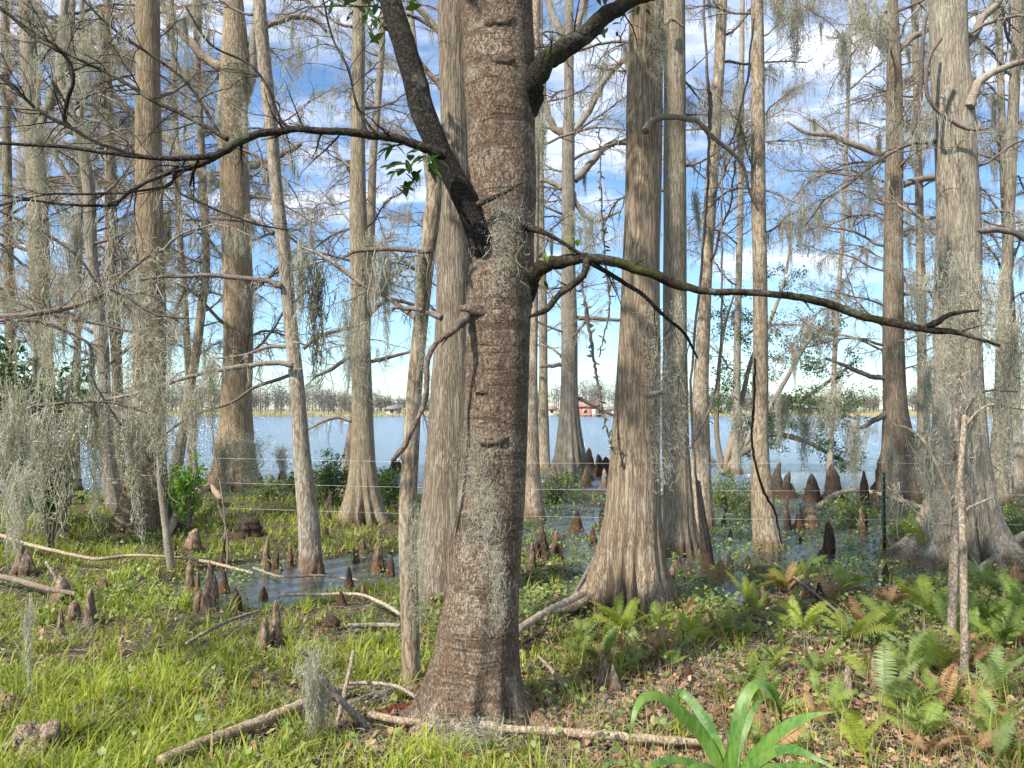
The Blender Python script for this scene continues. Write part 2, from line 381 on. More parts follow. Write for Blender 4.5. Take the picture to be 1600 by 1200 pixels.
# ------------------------------------------------------------------ branch growing
def grow(mb, p0, d0, L, r0, level, maxl, rng, pts, up=.0, droop=.0, wig=.12, dens=1.0, ends=None, segs=(11, 7, 5, 4), kids=(13, 6, 3)):
    n = segs[min(level, 3)]
    d = norm(np.asarray(d0, float)); p = np.asarray(p0, float); P_ = [p]; D_ = [d]
    for i in range(n):
        d = norm(d + rng.normal(0, wig, 3) + np.array([0, 0, up - droop * (i / n)]))
        p = p + d * L / n; P_.append(p); D_.append(d)
    P_ = np.array(P_); tt = np.linspace(0, 1, n + 1)
    rad = r0 * (1 - .78 * tt) + .0
    tube(mb, P_, rad, (7, 4, 3, 3)[min(level, 3)], cap=level == 0)
    if level <= 1: pts.extend([(q, r0) for q in P_[1:]])
    elif ends is not None: ends.append(P_[-1])
    if level < maxl:
        k = max(1, int(round(kids[level] * dens)))
        for j in range(k):
            t_ = (.18 if level == 0 else .12) + (.82 if level == 0 else .85) * (j + rng.uniform(0, .8)) / k; t_ = min(t_, .99)
            f = t_ * n; i = min(int(f), n - 1); q = P_[i] * (1 - (f - i)) + P_[i + 1] * (f - i); dd = D_[min(i + 1, n)]
            s = norm(np.cross(dd, [0, 0, 1]) + rng.normal(0, .35, 3)) * (1 if j % 2 else -1)
            ang = rng.uniform(.6, 1.15)
            nd = dd * cos(ang) + s * sin(ang) + np.array([0, 0, rng.uniform(-.35, .35)])
            LL = L * (rng.uniform(.34, .55) * (1 - .6 * t_) if level == 0 else rng.uniform(.3, .55) * (1 - .4 * t_))
            grow(mb, q, nd, LL, max(r0 * (1 - .8 * t_) * .55, r0 * .1), level + 1, maxl, rng, pts, up * .5, droop, wig * 1.1, dens, ends, segs, kids)

# ------------------------------------------------------------------ branch prototypes (unit length, along +X)
PROTO = []
for i in range(14):
    rng = np.random.default_rng(100 + i); mbp = MB(); pts = []; ends = []
    grow(mbp, (0, 0, 0), (1, 0, .25 - .25 * (i % 3)), 1.0, .0125, 0, 3, rng, pts, up=.02, droop=[.05, .12, .2][i % 3], wig=.15, ends=ends, kids=(15, 7, 3))
    main = MB()
    me = mbp.mesh('branch', M['branch'] if i % 2 else M['twig'])
    PROTO.append((me, np.array([p for p, r in pts]), np.array(ends)))
# leaf / catkin meshes riding on the same prototypes (sub-parts)
def tufts(ends, size, rng, n_per, hang):
    mbp = MB(); e = np.repeat(ends, n_per, 0); n = len(e)
    p0 = e + rng.normal(0, .012, (n, 3)); d = rng.normal(0, 1, (n, 3)); d[:, 2] = d[:, 2] * .5 - hang; d = norm(d)
    L = size * rng.uniform(.6, 1.3, n)[:, None]
    Pt = np.stack([p0, p0 + d * L * .5, p0 + d * L], 1); side = norm(np.cross(d, rng.normal(0, 1, (n, 3))))
    ribbons(mbp, Pt, np.array([[.15, .45, .1]]) * L * (.28 if hang > 1 else .55), side); return mbp
TUFT = {}
for k, (mat, size, npr, hang) in {'catkin': ('catkin', .018, 2, 2.5), 'tan': ('tanleaf', .017, 2, .6)}.items():
    TUFT[k] = [tufts(PROTO[i][2][::2], size, np.random.default_rng(i + 50), npr, hang).mesh(k, M[mat]) for i in range(len(PROTO))]

MOSSPTS = {}     # host key -> list of candidate points
def put_branch(root, key, p, az, pitch, L, pi_=None, tuft=None, mossy=1.0, name='branch', rng=RNG):
    i = int(rng.integers(len(PROTO))) if pi_ is None else pi_
    me, pts, ends = PROTO[i]
    o = bpy.data.objects.new(name, me); COL.objects.link(o); o.parent = root
    loc = Vector(p) - Vector(root['_o'])
    R = Matrix.Rotation(az, 4, 'Z') @ Matrix.Rotation(-pitch, 4, 'Y') @ Matrix.Rotation(rng.uniform(-.5, .5), 4, 'X')
    o.matrix_local = Matrix.Translation(loc) @ R @ Matrix.Scale(L, 4)
    if tuft:
        c = bpy.data.objects.new('catkins' if tuft == 'catkin' else 'leaves', TUFT[tuft][i]); COL.objects.link(c); c.parent = o
    if mossy > 0:
        Rm = np.array(R.to_3x3()) * L; w_ = pts @ Rm.T + np.asarray(p)
        MOSSPTS.setdefault(key, []).append(w_[rng.random(len(w_)) < mossy])
    return o

# ------------------------------------------------------------------ trunks
def trunk_mesh(mb, C, R, sides, flute=0, nfl=7, zf=.5, lump=.03, seed=0, z0=None):
    """C (n,3) centres bottom to top, R radii; horizontal rings with buttress flutes near the foot"""
    rng = np.random.default_rng(seed); n = len(C); th = np.arange(sides) * 2 * pi / sides
    z0 = C[0, 2] if z0 is None else z0
    h = (C[:, 2] - z0)[:, None]; TH = th[None] + .35 * np.sin(h * .6 + seed)
    rid = 0
    for k in range(3):
        kk = nfl + k * 2 - 1; rid = rid + np.cos(kk * TH + rng.uniform(0, 6.28) + .25 * k * h) / (1 + k * .6)
    rid = 1 - np.abs(rid) / 1.4
    A = flute * np.exp(-np.clip(h, 0, None) / zf) + .012
    lf = 0
    for k in range(5):
        lf = lf + np.sin((k + 1) * th[None] * 1 + h * rng.uniform(1, 5) + rng.uniform(0, 6.28)) / (1 + .5 * k)
    ir = 1 + A * (rid - .45) * 1.5 + lump * lf * .5
    rr = R[:, None] * ir
    v = np.stack([C[:, 0:1] + rr * np.cos(th), C[:, 1:2] + rr * np.sin(th), np.repeat(C[:, 2:3], sides, 1)], -1)
    i = (np.arange(n - 1)[:, None] * sides + np.arange(sides)[None]); j = (np.arange(n - 1)[:, None] * sides + (np.arange(sides)[None] + 1) % sides)
    q = np.stack([i, j, j + sides, i + sides], -1).reshape(-1, 4)
    V = np.vstack([v.reshape(-1, 3), C[-1] + [0, 0, R[-1] * .6]]); k = (n - 1) * sides
    mb.add(V, q, [[k + s_, k + (s_ + 1) % sides, n * sides] for s_ in range(sides)])

ROOTS = {}
OBST = []      # (x, y, radius): where trunks, knees and logs push the grass aside
def tree(key, name, label, base, prof, mat, top=9.0, sides=36, flute=.25, zf=.4, nfl=7, lump=.03, group='bare cypress trees standing along the swampy lake shore',
         cat='tree', nbr=0, brz=(2.5, 8), brL=(1.0, 2.2), tuft=None, mossy=.5, az=None, lean=0.0, seed=1, sink=.12, pitch=(.0, .6), d=None):
    """base=(px,py); prof: (py, xleft, xright) from foot upward"""
    if not group: group = None
    g = G(*base) if d is None else P(base[0], base[1], d)
    d = g[1]; root = thing(name, g, label, cat, group); ROOTS[key] = root; OBST.append((g[0], g[1] - .1, (prof[0][2] - prof[0][1]) / 2 / FPX * d * .7 + .07))
    rows = []
    for py, xl, xr in prof:
        c = P((xl + xr) / 2, py, d + lean * max(0, (prof[0][0] - py)) / 600.0); rows.append([*c, (xr - xl) / 2 / FPX * c[1]])
    rows = np.array(rows); rows[0, 2] = min(rows[0, 2], g[2])
    lo = rows[0].copy(); lo[2] -= sink; lo[3] *= 1.06
    hi = rows[-1].copy(); pv = rows[-2]; rate = (hi - pv) / max(.2, hi[2] - pv[2])
    ext = []
    if top > hi[2] + .3:
        for f in (.33, .66, 1):
            e = hi.copy(); dz = (top - hi[2]) * f; e[:2] += rate[:2] * dz * .6; e[2] += dz; e[3] = hi[3] * (1 - .55 * f); ext.append(e)
    rows = np.vstack([lo, rows, *ext]) if ext else np.vstack([lo, rows])
    zs = rows[:, 2]; zmin, zmax = zs[0], zs[-1]
    n = 90; u = np.linspace(0, 1, n) ** 1.4; zq = zmin + (zmax - zmin) * u
    # smooth monotone-ish interpolation in z
    arr = spline(rows, 600); o_ = np.argsort(arr[:, 2]); arr = arr[o_]
    C = np.stack([np.interp(zq, arr[:, 2], arr[:, k]) for k in (0, 1)] + [zq], -1); R = np.interp(zq, arr[:, 2], arr[:, 3])
    mb = MB(); trunk_mesh(mb, C, R, sides, flute, nfl, zf, lump, seed, g[2]); mb.build('trunk', M[mat], root)
    rng = np.random.default_rng(seed * 31 + 5); nbr = int(round(nbr * 1.4))
    for i in range(nbr):
        z = brz[0] + (brz[1] - brz[0]) * (i + rng.uniform(0, .9)) / max(1, nbr)
        if z > zmax - .1: continue
        c = np.array([np.interp(z, zq, C[:, 0]), np.interp(z, zq, C[:, 1]), z]); r = np.interp(z, zq, R)
        if az is None:
            a = rng.uniform(-.5, pi + .5) if rng.random() < .8 else rng.uniform(-pi, pi)     # mostly sideways or away from the path
        else: a = rng.uniform(*az)
        L = rng.uniform(*brL); p = c + np.array([cos(a), sin(a), 0]) * r * .6
        put_branch(root, key, p, a, rng.uniform(*pitch), L, tuft=(tuft if (tuft and rng.random() < .75) else None), mossy=mossy, rng=rng)
    return root, C, R

def limb(root, key, pts, mat='branch', name='branch', twigs=0, tw_len=.5, seed=0, sides=8, n=None, mossy=0.0, twmat=None, droop=.08, up=.0, label=None, lump=.05, jit=.14, maxl=2, parent=None, tr=.006):
    """pts: (px, py, radius_px, d). One bough with its twigs as a sub-part"""
    rng = np.random.default_rng(seed + 900)
    rows = np.array([[*P(x, y, d), r / FPX * d] for x, y, r, d in pts]); m = n or max(14, len(pts) * 6)
    a = spline(rows, m); a[:, 3] = np.maximum(a[:, 3], .0012)
    jt = rng.normal(0, 1, (m, 3)); jt = (jt + np.roll(jt, 1, 0) + np.roll(jt, 2, 0) + np.roll(jt, 3, 0)) / 2
    a[2:-1, :3] += jit * jt[2:-1] * a[2:-1, 3:4]
    mb = MB(); tube(mb, a[:, :3], a[:, 3], sides, True, lump, rng)
    o = mb.build(name, M[mat], parent or root); 
    if label: o['label'] = label
    if twigs:
        tb = MB(); pp = []
        for j in range(twigs):
            f = rng.uniform(.12, 1.0) * (m - 1.01); i = int(f); q = a[i, :3] + (a[i + 1, :3] - a[i, :3]) * (f - i); dd = norm(a[i + 1, :3] - a[i, :3])
            s = norm(rng.normal(0, 1, 3) * np.array([1, .8, .9])); s = norm(s - dd * (s @ dd)); ang = rng.uniform(.5, 1.2)
            L = tw_len * rng.uniform(.4, 1.2)
            grow(tb, q, dd * cos(ang) + s * sin(ang), L, min(tr, max(a[i, 3] * .4, .0016)), 1, maxl + 1 if maxl > 2 else maxl, rng, pp, up, droop, .16, 1.0, kids=(8, 5, 2))
        tb.build('twigs', M[twmat or mat], o)
        if mossy: MOSSPTS.setdefault(key, []).append(np.array([p for p, r in pp])[rng.random(len(pp)) < mossy])
    if mossy: MOSSPTS.setdefault(key, []).append(a[::2, :3][rng.random(len(a[::2])) < mossy])
    return o, a


# ================================================================== TREES
# --- the big bay tree in the foreground
T1, C1, R1 = tree('bay', 'bay_tree', 'thick foreground tree with dark scaly lichen-crusted bark and a heavy mossy fork',
    (742, 1128), [(1128, 628, 832), (1108, 646, 820), (1080, 660, 814), (1040, 674, 811), (1000, 684, 810), (950, 694, 810), (900, 704, 812), (800, 714, 818), (700, 722, 823),
    (600, 727, 826), (500, 728, 829), (440, 727, 836), (390, 729, 834), (300, 731, 838), (200, 729, 836), (130, 724, 838), (60, 721, 834), (0, 720, 832)],
    'bay', top=7.5, sides=96, flute=.20, zf=.16, nfl=5, lump=.022, seed=4, group='', mossy=0)
if 'group' in T1: del T1['group']
D1 = T1['_o'][1]
fk, afk = limb(T1, 'bay', [(806, 520, 22, D1 + .08), (796, 466, 30, D1 + .0), (768, 400, 27, D1 - .08), (742, 345, 20, D1 - .13), (712, 285, 18.5, D1 - .16), (685, 232, 18, D1 - .17), (662, 175, 19, D1 - .17), (642, 110, 18.5, D1 - .17), (622, 40, 18, D1 - .15), (600, -30, 17, D1 - .12), (560, -160, 16, D1), (520, -330, 12, D1 + .2)],
    'baydark', twigs=0, seed=1, sides=20, n=60, lump=.03, jit=.04, label='steep dark mossy fork limb')
limb(T1, 'bay', [(800, 205, 22, D1 + .0), (818, 160, 27, D1 - .04), (836, 118, 20, D1 - .08), (858, 92, 16, D1 - .06), (900, 66, 15, D1), (950, 25, 13, D1 + .05), (1000, -5, 12, D1 + .1), (1080, -60, 9, D1 + .2), (1200, -110, 6, D1 + .3)],
    'baydark', twigs=8, tw_len=.35, seed=2, sides=16, n=60, lump=.08, label='rising limb at upper right')
limb(T1, 'bay', [(800, 478, 22, D1 - .0), (820, 446, 20, D1 - .05), (838, 424, 12.5, D1 - .1), (862, 411, 10, D1 - .15), (898, 405, 9, D1 - .18), (925, 404, 9, D1 - .2), (975, 413, 7.5, D1 - .2), (1035, 434, 8, D1 - .2), (1100, 455, 6, D1 - .2), (1200, 459, 6, D1 - .2),
    (1280, 472, 6.5, D1 - .2), (1360, 497, 6, D1 - .2), (1440, 514, 5.5, D1 - .2), (1500, 521, 4, D1 - .2), (1562, 540, 2.2, D1 - .2)],
    'baydark', twigs=9, tw_len=.12, seed=3, sides=12, n=110, lump=.12, label='long bare limb reaching far to the right')
limb(T1, 'bay', [(1442, 512, 4, D1 - .2), (1462, 504, 5, D1 - .22), (1480, 492, 4, D1 - .24), (1505, 487, 3, D1 - .25), (1530, 485, 1.5, D1 - .25)], 'baydark', seed=4, sides=8, n=24, lump=.1)
limb(T1, 'bay', [(920, 402, 7, D1 - .2), (914, 425, 6, D1 - .24), (895, 443, 5.5, D1 - .26), (872, 462, 5.5, D1 - .28), (850, 485, 4.5, D1 - .3), (824, 495, 2, D1 - .3)], 'baydark', twigs=4, tw_len=.1, seed=5, sides=10, n=30, lump=.12)
limb(T1, 'bay', [(922, 410, 4.5, D1 - .2), (960, 432, 4, D1 - .15), (1005, 462, 3.4, D1 - .1), (1040, 496, 3, D1 - .05), (1068, 520, 2.4, D1), (1090, 560, 1.4, D1 + .05)], 'baydark', twigs=9, tw_len=.22, seed=6, sides=8, n=30, lump=.1)
limb(T1, 'bay', [(822, 356, 7, D1 - .1), (850, 362, 4, D1 - .2), (880, 380, 3.2, D1 - .22), (915, 402, 3, D1 - .2)], 'baydark', seed=7, sides=8, n=20, lump=.1)
limb(T1, 'bay', [(728, 494, 10, D1 - .12), (712, 512, 6, D1 - .22), (685, 532, 4, D1 - .26), (670, 558, 4.2, D1 - .28), (666, 600, 4.2, D1 - .3), (664, 628, 4.6, D1 - .3), (646, 668, 4.2, D1 - .32), (630, 700, 5, D1 - .33), (612, 720, 3, D1 - .33)], 'limb', twigs=5, tw_len=.12, seed=8, sides=10, n=60, lump=.16, label='knobbly dead branch sagging down the left side')
# long horizontal left limb, springs from the fork
limb(T1, 'bay', [(697, 243, 8, D1 - .3), (664, 232, 7.5, D1 - .33), (620, 216, 6.5, D1 - .36), (560, 208, 6, D1 - .38), (500, 204, 5.5, D1 - .4), (440, 204, 5.5, D1 - .42), (395, 212, 6, D1 - .44), (352, 235, 6, D1 - .46), (320, 246, 5, D1 - .48), (230, 246, 3.6, D1 - .5), (110, 231, 3, D1 - .52), (0, 224, 2.4, D1 - .54), (-120, 215, 1.5, D1 - .56)],
    'baydark', twigs=16, tw_len=.3, seed=9, sides=10, n=110, lump=.07, label='long level limb reaching far to the left')
for k_, (pp_, tw_) in enumerate([
    ([(352, 236, 5, 0), (325, 250, 5, .02), (296, 262, 4.5, .05), (262, 270, 4, .08), (225, 286, 3.6, .1), (197, 304, 3, .1), (181, 321, 2, .1)], 5),
    ([(276, 268, 2.5, .0), (262, 290, 2.2, .03), (207, 300, 2, .05), (140, 303, 2, .05), (70, 304, 1.6, .05), (0, 322, 1.2, .05), (-60, 335, 1, .05)], 10),
    ([(185, 320, 2.2, .1), (150, 322, 2.4, .1), (100, 319, 2.2, .1), (40, 313, 2, .1), (0, 320, 1.6, .1), (-60, 330, 1, .1)], 8),
    ([(355, 217, 4.2, .03), (325, 200, 3.4, .1), (292, 182, 3.2, .15), (240, 158, 3.2, .2), (200, 132, 3, .25), (160, 110, 3, .3), (115, 88, 2.6, .33), (67, 60, 2.4, .36), (20, 28, 2, .4), (-40, -10, 1.4, .4)], 16),
    ([(288, 246, 3, .02), (235, 246, 2.4, .06), (160, 226, 2.6, .12), (112, 200, 3.2, .16), (70, 178, 3, .2), (40, 155, 3.2, .24), (0, 118, 3, .28), (-50, 80, 2, .3)], 16),
    ([(345, 212, 3, .06), (300, 140, 2.4, .2), (270, 110, 2.2, .25), (205, 66, 2.2, .28), (162, 32, 2, .3), (120, -10, 1.6, .3)], 12),
    ([(112, 200, 2.6, .16), (100, 185, 3, .16), (106, 155, 3.2, .15), (115, 125, 3.2, .14), (105, 92, 3.2, .12), (85, 75, 3, .1), (55, 60, 2.6, .1), (0, 10, 2, .1)], 7),
    ([(310, 247, 2.6, .02), (302, 270, 2.6, .05), (296, 292, 1.6, .08)], 2),
    ([(270, 270, 2, .03), (280, 300, 2, 0), (310, 315, 1.8, 0), (355, 335, 1.6, 0), (400, 350, 1.4, 0), (450, 360, 1, 0)], 6),
    ([(590, 212, 2.6, .02), (560, 170, 2.2, .1), (545, 110, 2, .15), (520, 60, 1.8, .2), (505, 0, 1.5, .2)], 5),
    ([(470, 205, 2.6, .02), (440, 190, 2.4, .1), (420, 140, 2.4, .15), (390, 100, 2, .2), (330, 70, 1.8, .2), (290, 10, 1.5, .2)], 8)]):
    dd0 = D1 - .46
    limb(T1, 'bay', [(x, y, r, dd0 + z) for x, y, r, z in pp_], 'baydark', twigs=int(tw_ * 1.6), tw_len=.34, seed=20 + k_, sides=7, n=40, lump=.08, mossy=.12, droop=.05)
limb(T1, 'bay', [(745, 320, 5, D1 - .22), (790, 300, 3, D1 - .24), (815, 285, 1.4, D1 - .25)], 'baydark', seed=33, n=12)
# bay leaves in whorls
def leafblade(mb, p, d, up, L, Wd, rng, curl=.25, K=6):
    d = norm(d); s = norm(np.cross(d, up)); nn = np.cross(s, d); t_ = np.linspace(0, 1, K)
    Pt = p + np.outer(t_ * L, d) - np.outer(curl * L * t_ ** 2, nn)
    wv = Wd * np.sin(np.clip(t_ * .94 + .05, 0, 1) * pi) ** .75; wv[-1] = Wd * .02
    mb.add(*_rib(Pt, wv, s, nn))
def _rib(Pt, w_, s, nn, fold=.25):
    K = len(Pt); L_ = Pt - np.outer(w_, s) + np.outer(w_ * fold, nn); R_ = Pt + np.outer(w_, s) + np.outer(w_ * fold, nn)
    v = np.stack([L_, Pt, R_], 1).reshape(-1, 3); b = np.arange(K - 1)[:, None] * 3 + np.arange(2)[None]
    return v, np.stack([b, b + 1, b + 4, b + 3], -1).reshape(-1, 4)
def leaf_whorl(parent, ctr, n, L, rng, mat='bayleaf', spread=.05, name='leaf', droop=-.35, W_=.19):
    for i in range(n):
        mb = MB(); a = rng.uniform(0, 2 * pi); d = np.array([cos(a), sin(a) * .8, rng.uniform(droop - .5, droop + .6)])
        leafblade(mb, ctr + rng.normal(0, spread, 3), d, [0, 0, 1.], L * rng.uniform(.7, 1.15), L * W_ * rng.uniform(.8, 1.2), rng)
        mb.build(name, M[mat], parent)
rl = np.random.default_rng(5)
for px_, py_, n_, sp_ in [(648, 250, 7, .03), (628, 262, 5, .02), (620, 228, 3, .015), (660, 240, 4, .02), (682, 250, 4, .02), (640, 275, 4, .02), (622, 290, 2, .01), (672, 262, 2, .02)]:
    leaf_whorl(fk, P(px_, py_, D1 - .36), n_ + 1, .092, rl, spread=sp_ * 1.2)
leaf_whorl(fk, P(898, 372, D1 - .2), 5, .06, rl, 'youngleaf', .03); leaf_whorl(fk, P(862, 398, D1 - .2), 3, .05, rl, 'youngleaf', .02)
leaf_whorl(fk, P(852, 432, D1 - .2), 2, .05, rl, 'bayleaf', .015); leaf_whorl(fk, P(1005, 8, D1 + .1), 4, .06, rl, 'bayleaf', .03); leaf_whorl(fk, P(955, 52, D1 + .05), 4, .045, rl, 'bayleaf', .03)
leaf_whorl(fk, P(768, 300, D1 - .25), 2, .045, rl, 'tanleaf', .01)
# evergreen crown above the picture: short leafy boughs that shade the upper trunk
mb = MB(); lv = MB(); pp = []; en = []
for k in range(18):
    z = 4.5 + 2.8 * k / 17; a = k * 2.4; c = np.array([np.interp(z, C1[:, 2], C1[:, 0]), np.interp(z, C1[:, 2], C1[:, 1]), z])
    grow(mb, c, [cos(a), sin(a), .22], 2.7 - .07 * k, .035, 0, 2, rl, pp, .02, .0, .12, ends=en, kids=(9, 6, 2))
cr = mb.build('crown', M['baydark'], T1)
en = np.array(en); e = np.repeat(en, 5, 0); n = len(e); d = norm(rl.normal(0, 1, (n, 3)) + [0, 0, -.2]); L = rl.uniform(.09, .15, n)[:, None]
p0 = e + rl.normal(0, .05, (n, 3)); ribbons(lv, np.stack([p0, p0 + d * L * .35, p0 + d * L * .7, p0 + d * L], 1), np.array([[.15, 1, .85, .05]]) * L * .17, norm(np.cross(d, rl.normal(0, 1, (n, 3)))))
lv.build('foliage', M['bayleaf'], cr)
# bark cankers and old branch scars on the trunk
def scar(root, px, py, d, w_, h_, mat='baydark', name='branch_scar', seed=0):
    rng = np.random.default_rng(seed); c = P(px, py, d); mb = MB(); n = 14; th = np.arange(n) * 2 * pi / n
    rw, rh = w_ / FPX * d / 2, h_ / FPX * d / 2; V = []; 
    for k, (f, dep) in enumerate([(1.2, .02), (1.0, -.002), (.7, -.010), (.4, -.012), (.12, -.008)]):
        j = 1 + rng.normal(0, .16, n); V.append(np.stack([c[0] + rw * f * j * np.cos(th), np.full(n, c[1] + dep), c[2] + rh * f * j * np.sin(th)], -1))
    V = np.concatenate(V); q = [[k * n + i, k * n + (i + 1) % n, (k + 1) * n + (i + 1) % n, (k + 1) * n + i] for k in range(4) for i in range(n)]
    V = np.vstack([V, V[-n:].mean(0)]); mb.add(V, q, [[4 * n + i, 4 * n + (i + 1) % n, 5 * n] for i in range(n)])
    mb.build(name, M[mat], root)
def front(C, R, z, px, d):
    """y of the trunk surface towards the camera at height z"""
    cx, cy, r = np.interp(z, C[:, 2], C[:, 0]), np.interp(z, C[:, 2], C[:, 1]), np.interp(z, C[:, 2], R)
    x = (px - 800) / FPX * d; return cy - math.sqrt(max(0, r * r - (x - cx) ** 2)) * .98
for k, (px_, py_, w_, h_) in enumerate([(752, 483, 52, 20), (780, 30, 44, 26), (786, 92, 34, 18), (755, 612, 22, 9), (768, 688, 44, 18)]):
    z_ = P(px_, py_, D1)[2]; scar(T1, px_, py_, front(C1, R1, z_, px_, D1), w_, h_, 'limb', seed=k)
# surface roots of the bay tree
def root_part(root, pts, mat='bay', name='root', seed=0, sides=12):
    rows = []
    for px_, py_, r in pts:
        g = G(px_, py_); rows.append([*g, r / FPX * g[1]])
    rows = np.array(rows); rows[:, 2] += rows[:, 3] * .15
    for q_ in rows: OBST.append((q_[0], q_[1] - .06, .14))
    a = spline(rows, 26); mb = MB(); tube(mb, a[:, :3], a[:, 3], sides, True, .07, np.random.default_rng(seed)); return mb.build(name, M[mat], root)
root_part(T1, [(700, 1070, 30), (674, 1096, 25), (655, 1114, 17), (628, 1124, 9)], seed=1)
root_part(T1, [(795, 1085, 26), (822, 1112, 20), (848, 1138, 16), (885, 1152, 9)], 'bay', seed=2)
root_part(T1, [(712, 1095, 32), (695, 1120, 24), (682, 1142, 11)], seed=3)
root_part(T1, [(668, 1086, 12), (630, 1084, 9), (590, 1088, 7), (545, 1100, 5)], 'branch', seed=4)
root_part(T1, [(672, 1108, 10), (630, 1108, 8), (580, 1118, 5), (540, 1128, 3)], 'rot', seed=5)

# --- the other trunks
W = [None]
tree('cy_big', 'cypress_tree', 'broad pale fibrous cypress directly behind the foreground tree on its left side', (700, 930),
    [(930, 648, 752), (900, 650, 750), (860, 654, 748), (800, 659, 745), (700, 667, 741), (600, 674, 739), (500, 680, 737), (400, 683, 736), (300, 686, 738), (200, 688, 736), (100, 686, 734), (0, 684, 734)], 'cypress', top=10, sides=80, flute=.14, zf=.35, nfl=9, seed=2, nbr=7, brz=(4.2, 9), az=(.3, pi + .3))
tree('pole', 'tree_sapling', 'smooth slim young trunk with a snapped top standing just left of the foreground tree', (641, 1068),
    [(1068, 626, 658), (1040, 628, 657), (900, 624, 653), (800, 623, 651), (700, 629, 655), (600, 636, 660), (500, 646, 669), (400, 656, 680), (320, 664, 690), (262, 672, 690)], 'smooth', top=0, sides=28, flute=.03, lump=.03, seed=3, group='', mossy=0)
tree('slim_r', 'cypress_tree', 'thin pale trunk right beside the foreground tree on its right', (834, 815),
    [(815, 817, 853), (790, 820, 849), (740, 821, 844), (600, 826, 840), (480, 827, 841), (300, 829, 843), (100, 830, 844), (0, 831, 845)], 'smooth', top=9, sides=26, flute=.12, zf=.2, seed=5, nbr=4, brz=(3.8, 8.5), mossy=.6)
tree('slim_r2', 'cypress_tree', 'slender grey trunk between the foreground tree and the fluted lakeside cypress', (851, 742),
    [(742, 838, 864), (720, 841, 860), (600, 842, 856), (480, 842, 855), (300, 840, 850), (0, 838, 848)], 'cypress_grey', top=10, sides=20, flute=.2, zf=.3, seed=6, nbr=5, brz=(3.2, 9), mossy=.7)
tree('lakefl', 'cypress_tree', 'deeply fluted lakeside cypress with arching pale limbs, just right of the foreground tree', (890, 752),
    [(752, 858, 922), (735, 864, 917), (710, 868, 913), (680, 872, 909), (620, 876, 903), (500, 877, 902), (400, 877, 899), (230, 878, 898), (150, 881, 897), (0, 882, 896)], 'cypress_grey', top=12, sides=64, flute=.42, zf=.8, nfl=8, seed=7, nbr=14, brz=(2.8, 11.5), brL=(1.6, 3.4), mossy=.8)
tree('mid', 'cypress_tree', 'tall straight brown cypress with wide fluted foot, right of the foreground tree', (982, 950),
    [(950, 912, 1052), (935, 916, 1049), (910, 922, 1043), (880, 929, 1037), (840, 937, 1033), (800, 944, 1031), (700, 955, 1031), (600, 963, 1031), (500, 969, 1031), (400, 973, 1031), (300, 976, 1033), (200, 979, 1035), (100, 981, 1036), (0, 983, 1037)], 'cypress_brown', top=10, sides=140, flute=.42, zf=.30, nfl=9, seed=8, nbr=7, brz=(4.6, 9.5), az=(.2, pi - .2))
tree('mid2', 'cypress_tree', 'grey lichen covered cypress standing close behind the tall brown one', (1063, 868),
    [(868, 1030, 1098), (850, 1034, 1093), (820, 1037, 1086), (780, 1037, 1082), (700, 1035, 1077), (600, 1035, 1074), (500, 1036, 1073), (300, 1037, 1072), (100, 1037, 1071), (0, 1037, 1070)], 'cypress_grey', top=11, sides=64, flute=.25, zf=.3, nfl=7, seed=9, nbr=9, brz=(4.3, 10), mossy=.5)
tree('lean9', 'cypress_tree', 'slim slightly leaning tree with a dark vine, just right of the grey lichen covered cypress', (1096, 830),
    [(830, 1078, 1118), (780, 1080, 1113), (700, 1080, 1110), (600, 1083, 1107), (500, 1090, 1110), (400, 1096, 1114), (300, 1101, 1121), (200, 1108, 1127), (100, 1115, 1132), (0, 1120, 1136)], 'smooth', top=10, sides=30, flute=.15, zf=.4, seed=10, nbr=9, brz=(3.6, 9.5), tuft='catkin', mossy=.4)
tree('stick9', 'dead_tree', 'dark dead stem rotting against the foot of the slim leaning tree', (1105, 890),
    [(890, 1100, 1118), (850, 1094, 1112), (800, 1090, 1102), (752, 1086, 1094)], 'knee_dark', top=0, sides=16, flute=.2, seed=11, group='', cat='dead stem', mossy=0)
tree('t10', 'cypress_tree', 'narrow tan trunk with small fluted foot, standing in the pool left of dark knees', (1201, 862),
    [(862, 1178, 1225), (840, 1178, 1219), (800, 1175, 1211), (750, 1174, 1205), (700, 1174, 1201), (600, 1176, 1200), (500, 1177, 1199), (400, 1176, 1198), (300, 1174, 1196), (100, 1174, 1194), (0, 1173, 1192)], 'smooth', top=10, sides=44, flute=.22, zf=.22, nfl=6, seed=12, nbr=10, brz=(3.9, 9.5), brL=(.9, 1.9), tuft='catkin', mossy=.9)
tree('t11', 'cypress_tree', 'rusty brown cypress with dark fluted base in water, left of the biggest right-hand trunk', (1412, 778),
    [(778, 1370, 1452), (760, 1374, 1448), (730, 1377, 1440), (700, 1380, 1430), (660, 1382, 1420), (600, 1381, 1414), (500, 1380, 1411), (400, 1382, 1410), (300, 1383, 1410), (150, 1386, 1410), (0, 1386, 1402)], 'cypress_brown', top=13, sides=72, flute=.42, zf=.8, nfl=8, seed=13, nbr=26, brz=(2.4, 12), brL=(1.4, 3.2), tuft='catkin', mossy=.9)
